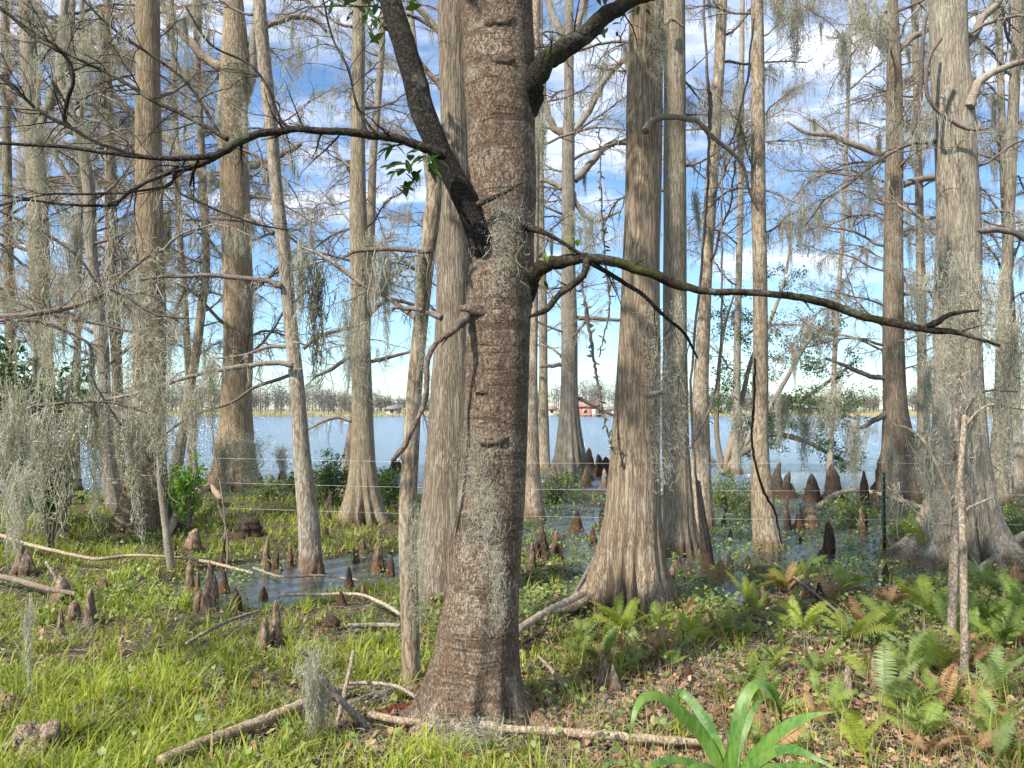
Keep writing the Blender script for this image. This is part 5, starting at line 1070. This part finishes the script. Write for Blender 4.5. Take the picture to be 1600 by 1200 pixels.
# ================================================================== SPANISH MOSS
def moss_hang(seed, ns, width, curl=.5, taper=True, K=14, hw=.0036):
    """festoon of unit length hanging from the origin"""
    rng = np.random.default_rng(seed); mb = MB()
    a = rng.uniform(0, 2 * pi, ns); r = width * np.abs(rng.normal(0, .62, ns))
    top = np.stack([r * np.cos(a) * 1.0, r * np.sin(a) * .6, rng.normal(0, .05, ns) + .03], -1)
    L = rng.uniform(.25, 1.0, ns) * np.clip(1 - .5 * (r / width) ** 2, .25, 1)
    z0 = rng.uniform(0, .55, ns) * L * .8
    t_ = np.linspace(0, 1, K); ph = rng.uniform(0, 6.28, (ns, 4)); fr = rng.uniform(8, 22, (ns, 2))
    s = (z0[:, None] + (L - z0 * .5)[:, None] * t_[None] * .8); conv = 1 - .75 * np.clip(s, 0, 1)
    w_ = .012 + .02 * curl
    x = top[:, 0:1] * conv + w_ * np.sin(fr[:, :1] * s + ph[:, :1]) + .02 * np.sin(3 * s + ph[:, 2:3]) 
    y = top[:, 1:2] * conv + w_ * np.cos(fr[:, 1:] * s + ph[:, 1:2])
    Pt = np.stack([x, y, top[:, 2:3] * (1 - t_) - s], -1)
    side = norm(rng.normal(0, 1, (ns, 3)) * [1, 1, .3]); ribbons(mb, Pt, hw * (1 - .6 * t_)[None] * rng.uniform(.6, 1.3, ns)[:, None], side)
    # short curls springing off the strands
    nc = ns * 5; i = rng.integers(0, ns, nc); j = rng.integers(0, K, nc); q = Pt[i, j]; d = norm(rng.normal(0, 1, (nc, 3)) + [0, 0, -.4]); l = rng.uniform(.02, .06, nc)[:, None]; n_ = norm(np.cross(d, rng.normal(0, 1, (nc, 3))))
    C = np.stack([q, q + d * l * .5 + n_ * l * .15, q + d * l * .8 + n_ * l * .55, q + d * l * .6 + n_ * l * .95], 1)
    ribbons(mb, C, hw * .7, norm(np.cross(d, n_))[:, None, :] * np.ones((1, 4, 1)))
    return mb
def moss_curl(seed, ns, K=10, hw=.003, zz=1.0):
    """tangled curly clump about one unit tall, clinging to bark"""
    rng = np.random.default_rng(seed); mb = MB()
    p = np.stack([rng.normal(0, .16, ns), rng.normal(0, .07, ns), rng.uniform(-.5, .5, ns) * zz], -1); d = norm(rng.normal(0, 1, (ns, 3))); P_ = [p]
    ax = norm(rng.normal(0, 1, (ns, 3))); st = rng.uniform(.02, .05, ns)[:, None]
    for k in range(K - 1):
        d = norm(d + np.cross(ax, d) * rng.uniform(.3, .9, ns)[:, None] + rng.normal(0, .15, (ns, 3)) + [0, 0, -.06]); p = p + d * st; P_.append(p)
    ribbons(mb, np.stack(P_, 1), hw * rng.uniform(.5, 1.2, ns)[:, None] * np.ones((1, K)), norm(rng.normal(0, 1, (ns, 3)))); return mb
MH = [moss_hang(500 + i, n_, w_, c_).mesh('spanish_moss', M['moss']) for i, (n_, w_, c_) in enumerate([(80, .10, .5), (120, .17, .8), (50, .07, .5), (150, .24, 1.0), (90, .2, .9), (230, .12, .9)])]
MHD = [moss_hang(520 + i, n_, w_, c_).mesh('spanish_moss', M['moss_dark']) for i, (n_, w_, c_) in enumerate([(90, .10, .4), (130, .16, .6)])]
MC = [moss_curl(540 + i, n_).mesh('spanish_moss', M['moss']) for i, n_ in enumerate([220, 330, 430])]
def moss_at(p, L, me, label, group=None, rz=None, rng=RNG, sx=1.0):
    o = bpy.data.objects.new('spanish_moss', me); COL.objects.link(o); o.location = tuple(p); o.rotation_euler = (rng.normal(0, .04), rng.normal(0, .04), rng.uniform(0, 6.28) if rz is None else rz); o.scale = (L * sx, L * sx, L)
    return tag(o, label, 'moss', group)
# hand-placed hanks: (px, py of the top, length px, d, kind, label, width factor)
HM = [
 (488, 1018, 180, G(500, 1150)[1] - .12, 3, 'thick hank of grey moss dangling from the arched stick at bottom left of centre', 1.0),
 (505, 1060, 130, G(500, 1150)[1] - .05, 1, 'shorter moss hank beside the thick one on the arched stick', 1.0),
 (18, 600, 300, 4.6, 3, 'broad moss curtain at the far left edge, hanging to the grass', .9), (60, 640, 240, 5.2, 4, 'broad moss curtain second from the left edge', .9), (105, 640, 230, 5.6, 4, 'moss curtain in front of the weathered wooden post', .9),
 (150, 630, 230, 5.9, 4, 'moss curtain below the sinuous slim trunk', .8), (200, 640, 230, 6.3, 0, 'long moss hank in front of the moss wrapped cypress, on its left', 1.0), (245, 570, 230, 6.6, 4, 'long moss hank along the right side of the moss wrapped cypress', .8),
 (300, 600, 130, 7.2, 4, 'moss hank above the bright green sapling', .9), (330, 560, 150, 7.4, 1, 'moss hank left of the stout lakeside cypress', .9), (60, 180, 190, 6.0, 3, 'moss hank under the fork of the left edge trunk', .8), (75, 500, 170, 6.2, 4, 'moss hank before the dark evergreen bush', .9),
 (120, 330, 180, 6.4, 3, 'moss hank beside the sinuous slim trunk at mid height', .7), (45, 940, 170, 3.9, 2, 'faint moss strand hanging low over the left foreground grass', .8), (35, 730, 180, 4.4, 4, 'low moss hank over the mossy grey knee', .9), (130, 50, 110, 6.0, 4, 'moss hank at the top left against the sky', .9),
 (1240, 0, 130, 6.5, 3, 'dark moss hank at the top edge over the open sky on the right', 1.2), (1215, -30, 130, 6.8, 1, 'moss hank by the top of the narrow tan trunk', 1.1), (1345, -20, 150, 7.2, 3, 'heavy moss hank at the top edge left of the rusty brown cypress', 1.1), (1375, 10, 130, 7.4, 4, 'moss hank against the top of the rusty brown cypress', 1.0),
 (1490, 400, 150, 7.3, 1, 'big moss hank on the front of the biggest right-hand cypress', .5), (1440, 420, 160, 7.5, 4, 'long moss hank left of the biggest right-hand cypress', .8), (1450, 560, 160, 7.2, 0, 'moss hank draped over the left side of the widest trunk', 1.0), (1545, 420, 180, 8.2, 4, 'moss hank right of the biggest right-hand cypress', .9),
 (1585, 480, 240, 8.6, 3, 'moss hank at the right edge over the water', .9), (1390, 700, 100, 8.0, 0, 'moss hank before the dark fluted base of the rusty brown cypress', .9), (1260, 640, 110, 10.5, 3, 'moss hank under the leaning evergreen boughs over the lake', 1.2), (1220, 620, 100, 10.3, 1, 'moss hank on the left part of the leaning evergreen', 1.1),
 (1300, 600, 110, 10.6, 4, 'moss hank on the right part of the leaning evergreen', 1.2), (1335, 660, 120, 10.8, 3, 'moss hank above the lone pointed dark knee', 1.2), (1155, 640, 110, 9.9, 1, 'moss hank between the slim leaning tree and the narrow tan trunk', 1.1),
 (350, 690, 90, 11.5, 3, 'moss draped over the front of the stout cypress foot', 1.3), (395, 690, 90, 11.8, 4, 'moss draped on the right of the stout cypress foot', 1.3), (440, 700, 75, 12, 1, 'moss hank over the knotty knee clump at the lake edge', 1.2),
 (845, 180, 110, 9.5, 1, 'moss hank close to the right of the foreground tree near the top', 1.0), (920, 330, 130, 9.5, 4, 'moss hank in the gap left of the tall brown cypress', 1.0), (1060, 470, 130, 7.9, 2, 'moss strand on the front of the grey lichen covered cypress', 1.0)]
for i, (x, y, l, d, k_, lab, sx) in enumerate(HM):
    moss_at(P(x, y, d), l / FPX * d, MH[k_], lab, rz=None, sx=sx * (.75 if k_ == 3 else 1))
def trunk_cling(key, px, py, hpx, lab, me=1, off=-.02, sx=1.0):
    d = D(key); p = P(px, py, d); root = ROOTS[key]
    moss_at(P(px, py, d + off), hpx / FPX * d, MC[me], lab, rz=0.0, sx=sx)
for i, (k_, x, y, h, lab, off, sx) in enumerate([
    ('bay', 745, 745, 130, 'curly moss strand caught on the foreground trunk, upper piece', -.24, .5), ('bay', 765, 830, 130, 'curly moss strand caught on the foreground trunk, middle piece', -.25, .45), ('bay', 778, 920, 110, 'curly moss strand caught on the foreground trunk, lowest piece', -.26, .4),
    ('bay', 790, 370, 130, 'wiry moss tangle on the foreground trunk beside the fork', -.24, .6), ('bay', 745, 1158, 60, 'moss heap at the foot of the foreground tree', -.42, 2.6),
    ('pole', 652, 880, 170, 'curly moss down the right side of the snapped young trunk, lower piece', -.08, .3), ('pole', 668, 560, 120, 'curly moss on the snapped young trunk above the knobbly branch', -.08, .35),
    ('mid', 1020, 560, 150, 'curly moss on the right side of the tall brown cypress, upper piece', -.18, .5), ('mid', 1028, 680, 150, 'curly moss on the right side of the tall brown cypress, middle piece', -.18, .45), ('mid', 1032, 60, 130, 'moss tuft near the top of the tall brown cypress', -.16, .45),
    ('t12', 1490, 500, 190, 'bushy curly moss on the biggest right-hand cypress below the dark limb tip', -.3, .5), ('t12', 1480, 620, 170, 'bushy curly moss on the left face of the biggest right-hand cypress', -.33, .45), ('t12', 1500, 730, 170, 'curly moss low on the front of the widest trunk', -.4, .4),
    ('t18', 232, 480, 200, 'curly moss mat on the moss wrapped cypress, highest piece', -.25, .7), ('t18', 226, 600, 190, 'curly moss mat on the moss wrapped cypress at mid height', -.27, .8), ('t18', 232, 720, 170, 'curly moss mat on the moss wrapped cypress near its foot', -.3, .9),
    ('t17', 365, 150, 150, 'curly moss near the top of the stout lakeside cypress', -.35, .6), ('t17', 372, 720, 90, 'curly moss mat on the stout cypress foot', -.5, 1.3), ('t15', 565, 560, 120, 'curly moss on the straight grey cypress', -.2, .4), ('t19', 62, 430, 200, 'curly moss on the forked left trunk', -.2, .6),
    ('mid2', 1050, 620, 160, 'curly moss on the grey lichen covered cypress', -.2, .45), ('t13', 1568, 640, 180, 'curly moss on the crooked right edge cypress', -.2, .5), ('t12', 1450, 372, 60, 'dark ragged nest of moss and twigs left of the biggest right-hand cypress', -.3, 1.6)]):
    trunk_cling(k_, x, y, h, lab, (1, 2, 2)[i % 3], off, sx)
# hanks hanging from each tree's boughs
SHORT = {'cy_big': 'the broad pale cypress behind the foreground tree', 'slim_r': 'the thin pale trunk right beside the foreground tree', 'slim_r2': 'the slender grey trunk right of the foreground tree', 'lakefl': 'the fluted lakeside cypress', 'mid': 'the tall brown middle cypress',
 'mid2': 'the grey lichen covered cypress', 'lean9': 'the slim leaning tree with the dark vine', 't10': 'the narrow tan trunk by the pool', 't11': 'the rusty brown cypress at right', 't12': 'the biggest right-hand cypress', 't13': 'the crooked cypress at the right edge', 't13b': 'the thin moss laden trunk beside the biggest one',
 't15': 'the straight grey cypress left of centre', 't15b': 'the half hidden paler leaning trunk', 't16': 'the slim trunk leaning left over the small pool', 't17': 'the stout lakeside cypress at left', 't18': 'the moss wrapped cypress at left', 't19': 'the forked trunk near the left edge', 't20': 'the sinuous slim trunk at left',
 't21': 'the thin trunk left of the moss wrapped cypress', 't22': 'the curving thin trunk at left', 'bg0': 'the slim tree at the very left edge', 'bg1': 'the thin tree behind the sinuous trunk', 'bg2': 'the thin tree left of the stout cypress', 'bg3': 'the slender tree behind the snapped trunk',
 'bg4': 'the thin tree beside the narrow tan trunk', 'bg5': 'the tree crossing behind the right edge cypress', 'bg6': 'the spindly tree behind the dark knees', 'lean_ev': 'the leaning evergreen', 'lowleft': 'the dark low boughs on the left', 'bay': 'the foreground tree', 'pole': 'the snapped young trunk', 'dead_a': 'the taller dead sapling', 'dead_b': 'the nearer dead sapling'}
ORD = ['topmost', 'second', 'third', 'fourth', 'fifth', 'sixth', 'seventh', 'eighth', 'ninth', 'tenth', 'eleventh', 'twelfth', 'thirteenth', 'fourteenth', 'fifteenth', 'sixteenth']
NM = {'t11': 15, 't12': 9, 't13': 14, 't13b': 12, 'lakefl': 14, 't10': 11, 't18': 12, 't19': 13, 't20': 11, 't21': 11, 't22': 10, 't17': 10, 'lean_ev': 12, 'bg5': 8, 'bg0': 8, 'bay': 3, 'lowleft': 9, 'mid': 2, 'cy_big': 3}
rm = np.random.default_rng(99); rest = []
def inview(p):
    y = p[:, 1]; cz = (p[:, 2] - CAMZ); px = 800 + FPX * p[:, 0] / y; py = 641 - FPX * cz / y
    return (px > -80) & (px < 1680) & (py > -120) & (py < 700)
for k_, lst in MOSSPTS.items():
    pts = np.concatenate(lst); 
    if not len(pts): continue
    v = pts[inview(pts) & (pts[:, 1] > 2.5)]
    if not len(v): continue
    nn_ = min(NM.get(k_, 6), len(v)); idx = rm.choice(len(v), nn_, replace=False); idx = idx[np.argsort(-v[idx, 2])]
    for j_, i in enumerate(idx):
        dark = rm.random() < .18; L = rm.uniform(.35, 1.1) * (1 if k_ not in ('bay', 'lowleft') else .45)
        L = min(L, max(.15, v[i, 2] - .4))
        moss_at(v[i], L, (MHD[int(rm.integers(2))] if dark else MH[(0, 2, 2, 4, 1)[int(rm.integers(5))]]), '%s grey moss festoon on %s' % (ORD[j_], SHORT[k_]), 'moss festoons on %s' % SHORT[k_], rng=rm, sx=rm.uniform(.5, .95))
    frac = .10 if k_ in ('bay',) else .55
    pts = pts[rm.random(len(pts)) < frac]; rest.append(pts)
rest = np.concatenate(rest); 
if len(rest) > 13500: rest = rest[rm.choice(len(rest), 13500, replace=False)]
mb = MB(); ns = 9; e = np.repeat(rest, ns, 0); n = len(e); e = e + rm.normal(0, .03, (n, 3)) * [1, 1, .3]; Lc = np.repeat(rm.uniform(.06, .42, len(rest)), ns) * rm.uniform(.4, 1, n); K = 5; t_ = np.linspace(0, 1, K)
conv = 1 - .5 * t_; ph = rm.uniform(0, 6.28, n); ctr = np.repeat(rest, ns, 0)
Pt = np.stack([ctr[:, 0:1] + (e - ctr)[:, 0:1] * conv + .012 * np.sin(9 * t_ + ph[:, None]), ctr[:, 1:2] + (e - ctr)[:, 1:2] * conv + .012 * np.cos(8 * t_ + ph[:, None]), e[:, 2:3] - Lc[:, None] * t_], -1)
ribbons(mb, Pt, .0034 * (1 - .75 * t_)[None] * np.ones((n, 1)), norm(rm.normal(0, 1, (n, 3)) * [1, 1, .2]))
tag(mb.build('moss_wisps', M['moss']), 'countless short wisps of grey moss trailing from the twigs of all the bare trees', 'moss', kind='stuff')

# ================================================================== GRASS, HERBS, LITTER
rg = np.random.default_rng(11)
def clear(x, y):
    f = np.ones(len(x))
    for ox, oy, r_ in OBST: f = np.minimum(f, np.clip((np.hypot(x - ox, y - oy) / r_ - .45) / .8, .0, 1))
    return f
def scatter(n, dmin, dmax, pw=1.6, xr=(-.78, .78)):
    u = rg.random(n); d = (dmin ** (1 - pw) + u * (dmax ** (1 - pw) - dmin ** (1 - pw))) ** (1 / (1 - pw)); x = rg.uniform(*xr, n) * d; return x, d
def blades(mb, x, y, L, w_, lean=.55, K=4, z=None):
    n = len(x); z = hgt(x, y) if z is None else z; a = rg.uniform(0, 2 * pi, n); t_ = np.linspace(0, 1, K); ln = lean * rg.random(n) ** .7
    hx = np.cos(a) * ln; hy = np.sin(a) * ln
    Pt = np.stack([x[:, None] + (hx * L)[:, None] * t_ ** 1.6, y[:, None] + (hy * L)[:, None] * t_ ** 1.6, z[:, None] - .012 + L[:, None] * t_ * (1 - .35 * (ln ** 2)[:, None] * t_)], -1)
    side = np.stack([-np.sin(a + rg.normal(0, .6, n)), np.cos(a), np.zeros(n)], -1); ribbons(mb, Pt, w_[:, None] * np.array([[.8, 1, .7, .05]]) if K == 4 else w_[:, None], norm(side))
def green(x, y):
    """grass cover 0..1: lush at left and in the near foreground, thin on the wet side and the right-hand bank"""
    px = 800 + FPX * x / y; py = 641 + FPX * CAMZ / y
    g_ = .95 * (1 - sst(px, 560, 900)) + .55 * sst(px, 700, 860) * (1 - sst(px, 900, 1120)) * sst(py, 950, 1000) + .16
    g_ = g_ * np.clip(.66 + .85 * sn(x, y, 2.1, 5) + .35 * sn(x, y, 7, 18), .04, 1.3)
    return np.where(hgt(x, y) > .012, g_, 0)
mb = MB(); x, y = scatter(105000, 2.9, 16.5, 1.6); k_ = rg.random(len(x)) < green(x, y) * (.25 + .75 * clear(x, y)); x, y = x[k_], y[k_]
L = (.35 + .65 * clear(x, y)) * rg.uniform(.04, .12, len(x)) * (1 + .35 * sn(x, y, 1.3, 12)) * np.where(y > 7.0, 1.6, 1); blades(mb, x, y, np.clip(L, .03, .3), np.clip(.0032 + .0004 * y, 0, .0075) * rg.uniform(.5, 1.4, len(x)), 1.1)
# arching tufts
tx, ty = scatter(1700, 3.0, 12, 2.1); k_ = rg.random(len(tx)) < green(tx, ty) * .9 * clear(tx, ty); tx, ty = tx[k_], ty[k_]
e = np.repeat(np.arange(len(tx)), 16); x = tx[e] + rg.normal(0, .02, len(e)); y = ty[e] + rg.normal(0, .02, len(e)); blades(mb, x, y, rg.uniform(.09, .23, len(e)), rg.uniform(.0028, .0065, len(e)), 1.15)
tag(mb.build('grass', M['grass']), 'bright green grass covering the left and near ground', 'grass', kind='stuff')
mb = MB(); x, y = scatter(26000, 2.9, 13, 1.9); k_ = (hgt(x, y) > .0) & (rg.random(len(x)) < .75); x, y = x[k_], y[k_]; n = len(x)
z = hgt(x, y) + rg.uniform(.0, .035, n); a = rg.uniform(0, 6.28, n); L = rg.uniform(.04, .17, n); d = np.stack([np.cos(a), np.sin(a), rg.normal(0, .22, n)], -1); c = np.stack([x, y, z], -1); pr = np.stack([-np.sin(a), np.cos(a), rg.normal(0, .5, n)], -1)
ribbons(mb, np.stack([c, c + d * L[:, None] * .5 + pr * L[:, None] * .08, c + d * L[:, None]], 1), np.array([[.0018, .0022, .0006]]) * np.ones((n, 1)), norm(np.cross(d, [0, .3, 1.])))
x, y = scatter(4500, 2.9, 9, 1.9, (-.1, .78)); k_ = hgt(x, y) > .02; x, y = x[k_], y[k_]; blades(mb, x, y, rg.uniform(.06, .24, len(x)), rg.uniform(.0012, .0026, len(x)), .8)
tag(mb.build('dry_grass', M['grass2']), 'dry straw and thin dead stems lying among the green', 'grass', kind='stuff')
# leaf litter
def discs(mb, c, L, tilt, wf=.45, K=4):
    n = len(c); d = norm(np.stack([rg.normal(0, 1, n), rg.normal(0, 1, n), rg.normal(0, tilt, n)], -1)); up = norm(np.stack([rg.normal(0, tilt, n), rg.normal(0, tilt, n), np.ones(n)], -1)); s = norm(np.cross(d, up))
    cu = rg.normal(0, .18, n)[:, None]; L = L[:, None]
    Pt = np.stack([c, c + d * L * .33 + up * L * cu, c + d * L * .7 + up * L * cu, c + d * L], 1); ribbons(mb, Pt, np.array([[.15, 1, .85, .08]]) * L * wf, s, fold=.12)
mb = MB(); x, y = scatter(30000, 2.8, 12, 2.0); px = 800 + FPX * x / y; k_ = (hgt(x, y) > .02) & (rg.random(len(x)) < (.22 + .75 * sst(px, 560, 900)) * np.clip(.8 + .8 * sn(x, y, 2.6, 20), .1, 1)); x, y = x[k_], y[k_]
discs(mb, np.stack([x, y, hgt(x, y) + rg.uniform(.002, .03, len(x))], -1), rg.uniform(.025, .06, len(x)), .35, .3)
tag(mb.build('leaf_litter', M['litter']), 'brown fallen leaves scattered over the ground', 'leaf litter', kind='stuff')
# low herbs: rounded leaves on short stalks, also floating on the pools
mb = MB(); x, y = scatter(52000, 3.2, 16.5, 1.5); h_ = hgt(x, y); px = 800 + FPX * x / y
dens = (.07 + .30 * sst(y, 5, 7) + .55 * sst(px, 600, 860) * sst(y, 4.5, 6.5)) * np.clip(.55 + 1.0 * sn(x, y, 1.7, 26), .05, 1.0); dens = np.where(h_ < .0, np.clip(.46 + 1.0 * sn(x, y, 3.4, 9), .05, .95) * (.45 + .55 * sst(px, 700, 900)), dens) * (.3 + .7 * clear(x, y))
k_ = (rg.random(len(x)) < dens) & (y < 15.8); x, y, h_ = x[k_], y[k_], h_[k_]
e = np.repeat(np.arange(len(x)), 3); n = len(e); hh = np.maximum(h_[e], 0) + rg.uniform(.005, .11, n) * np.clip(1.0 + .6 * sn(x[e], y[e], .9, 30), .3, 1.6)
discs(mb, np.stack([x[e] + rg.normal(0, .035, n), y[e] + rg.normal(0, .035, n), hh], -1), rg.uniform(.018, .045, n) * np.clip(.8 + y[e] * .035, 0, 1.4), .55, .42)
tag(mb.build('ground_herbs', M['herb']), 'low leafy herbs growing over the mud and in the shallow pools', 'ground cover', kind='stuff')
# grey moss scraps dropped on the ground
mb = MB(); x, y = scatter(380, 2.9, 9, 1.8); k_ = hgt(x, y) > .02; x, y = x[k_], y[k_]; e = np.repeat(np.arange(len(x)), 45); n = len(e); p = np.stack([x[e] + rg.normal(0, .07, n), y[e] + rg.normal(0, .07, n), hgt(x[e], y[e]) + rg.uniform(.0, .05, n)], -1)
d = norm(rg.normal(0, 1, (n, 3))); ax = norm(rg.normal(0, 1, (n, 3))); PP = [p]
for k in range(6): d = norm(d + np.cross(ax, d) * .6 + rg.normal(0, .15, (n, 3))); p = p + d * .012; PP.append(p)
ribbons(mb, np.stack(PP, 1), .0011 * np.ones((n, 7)), norm(rg.normal(0, 1, (n, 3)))); tag(mb.build('fallen_moss', M['moss']), 'scraps of grey moss fallen in the grass', 'moss', kind='stuff')
mb = MB(); x, y = scatter(1500, 3, 12, 1.8); k_ = hgt(x, y) > .0; x, y = x[k_], y[k_]
for i in range(len(x)):
    a = rg.uniform(0, 6.28); L = rg.uniform(.1, .5); m_ = 6; q = np.stack([x[i] + np.cos(a) * L * np.linspace(0, 1, m_), y[i] + np.sin(a) * L * np.linspace(0, 1, m_), hgt(x[i] + np.cos(a) * L * np.linspace(0, 1, m_), y[i] + np.sin(a) * L * np.linspace(0, 1, m_)) + .015], -1) + rg.normal(0, .008, (m_, 3))
    tube(mb, q, np.linspace(.0035, .0015, m_) * rg.uniform(.5, 1.4), 4, False)
tag(mb.build('fallen_twigs', M['branch']), 'small fallen twigs littering the ground', 'twigs', kind='stuff')

# ================================================================== FAR SHORE
rf = np.random.default_rng(21)
mb = MB(); tb = MB(); 
for i in range(620):
    x = rf.uniform(-190, 190); y = rf.uniform(212, 290); h = rf.uniform(4, 9.5) * (1 + .3 * math.sin(x * .05)); w_ = h * rf.uniform(.18, .6); z0 = float(hgt(x, y)) 
    n = 330; q = rf.normal(0, 1, (n, 3)); q = q / np.linalg.norm(q, axis=1, keepdims=True) * (rf.random(n)[:, None] ** .45); c = np.array([x, y, z0 + h * .56]) + q * [w_, w_, h * .46]
    d = norm(rf.normal(0, 1, (n, 3)) + [0, 0, .6]); L = rf.uniform(.25, .95, n)[:, None]
    ribbons(mb, np.stack([c, c + d * L * .5, c + d * L], 1), np.array([[.3, 1, .2]]) * L * .10, norm(np.cross(d, rf.normal(0, 1, (n, 3)))))
    tube(mb, np.array([[x, y, z0 - .3], [x + .1, y, z0 + h * .4], [x, y, z0 + h * .8]]), [.16, .12, .04], 4, False)
tag(mb.build('far_wood', M['farwood']), 'belt of bare grey-brown trees on the far side of the lake', 'woodland', kind='stuff')
mb = MB(); n = 16000; x = rf.uniform(-180, 180, n); y = 206 + 6 * np.sin(x * .021 + 1) + 3 * np.sin(x * .06) + rf.uniform(-2.5, 6, n); z = np.maximum(hgt(x, y), 0); L = rf.uniform(.3, 1.2, n)[:, None]; c = np.stack([x, y, z], -1); d = norm(rf.normal(0, .25, (n, 3)) + [0, 0, 1])
ribbons(mb, np.stack([c, c + d * L * .5, c + d * L], 1), np.array([[1, .8, .1]]) * .09 * np.ones((n, 1)), norm(np.cross(d, rf.normal(0, 1, (n, 3)))))
tag(mb.build('reeds', M['reed']), 'straw coloured reeds along the far waterline', 'reeds', kind='stuff')
def box(mb, x0, x1, y0, y1, z0, z1):
    V = [(x, y, z) for z in (z0, z1) for x, y in ((x0, y0), (x1, y0), (x1, y1), (x0, y1))]; mb.add(V, [(0, 1, 5, 4), (1, 2, 6, 5), (2, 3, 7, 6), (3, 0, 4, 7), (4, 5, 6, 7), (3, 2, 1, 0)])
def house(px, wpx, label, wall, roof, h=3.0, rh=1.8, d=212, door=True):
    p = P(px, 645, d); w_ = wpx / FPX * d; x0, x1 = p[0] - w_ / 2, p[0] + w_ / 2; y0, y1 = d, d + 7; z0 = max(float(hgt(p[0], d)) - .2, 0); z1 = z0 + h
    r = thing('house', (p[0], d, z0), label, 'house')
    mb = MB(); box(mb, x0, x1, y0, y1, z0 - .5, z1); mb.build('wall', M[wall], r, smooth=False)
    mb = MB(); V = [(x0 - .4, y0 - .4, z1 + .003), (x1 + .4, y0 - .4, z1 + .003), (x1 + .4, y1 + .4, z1 + .003), (x0 - .4, y1 + .4, z1 + .003), (x0 - .1, (y0 + y1) / 2, z1 + rh), (x1 + .1, (y0 + y1) / 2, z1 + rh)]
    mb.add(V, [(0, 1, 5, 4), (2, 3, 4, 5), (3, 2, 1, 0)], [(1, 2, 5), (3, 0, 4)]); mb.build('roof', M[roof], r, smooth=False)
    k = max(1, int(w_ // 2.2))
    for i in range(k):
        cx = x0 + w_ * (i + .5) / k
        if door and i == k // 2 and k > 1:
            mb = MB(); box(mb, cx - .45, cx + .45, y0 - .05, y0 - .004, z0, z0 + 2); mb.build('door', M['trim'], r, smooth=False); continue
        mb = MB(); box(mb, cx - .5, cx + .5, y0 - .06, y0 - .004, z0 + 1, z0 + 2.1); o = mb.build('window', M['trim'], r, smooth=False)
        mb = MB(); box(mb, cx - .42, cx + .42, y0 - .08, y0 - .063, z0 + 1.08, z0 + 2.02); mb.build('pane', M['glass'], o, smooth=False)
house(921, 27, 'small red house on the far shore, seen left of the tall brown cypress', 'wall_red', 'roof_red', 2.7, 1.2)
house(952, 26, 'low tan house beside the red one on the far shore', 'wall_tan', 'roof_grey', 1.9, .8, 214)
house(1163, 42, 'pale low house with grey roof on the far shore, left of the narrow tan trunk', 'wall_pale', 'roof_grey', 2.2, 1.1)
house(1234, 46, 'long tan house on the far shore behind the leaning evergreen', 'wall_tan', 'roof_grey', 2.3, 1.2, 216)
house(612, 18, 'small tan house on the far shore beside the straight grey cypress', 'wall_tan', 'roof_grey', 2.0, 1.0)
house(862, 16, 'small pale house on the far shore just left of the fluted lakeside cypress', 'wall_pale', 'roof_red', 2.0, 1.0)
p = P(935, 645, 199); dk = thing('dock', (p[0], 199, 0), 'pale wooden dock standing in the lake before the far houses', 'dock'); mb = MB(); box(mb, p[0] - 4.5, p[0] + 4.5, 198, 201, .62, .8); box(mb, p[0] - .8, p[0] + .8, 201.003, 209, .62, .8); mb.build('deck', M['plank'], dk, smooth=False)
for i in range(6):
    mb = MB(); xx = p[0] - 4.2 + 1.68 * i; tube(mb, np.array([[xx, 197.9, -1], [xx, 197.9, .5], [xx, 197.9, 1.2]]), .1, 8); mb.build('piling', M['plank'], dk)
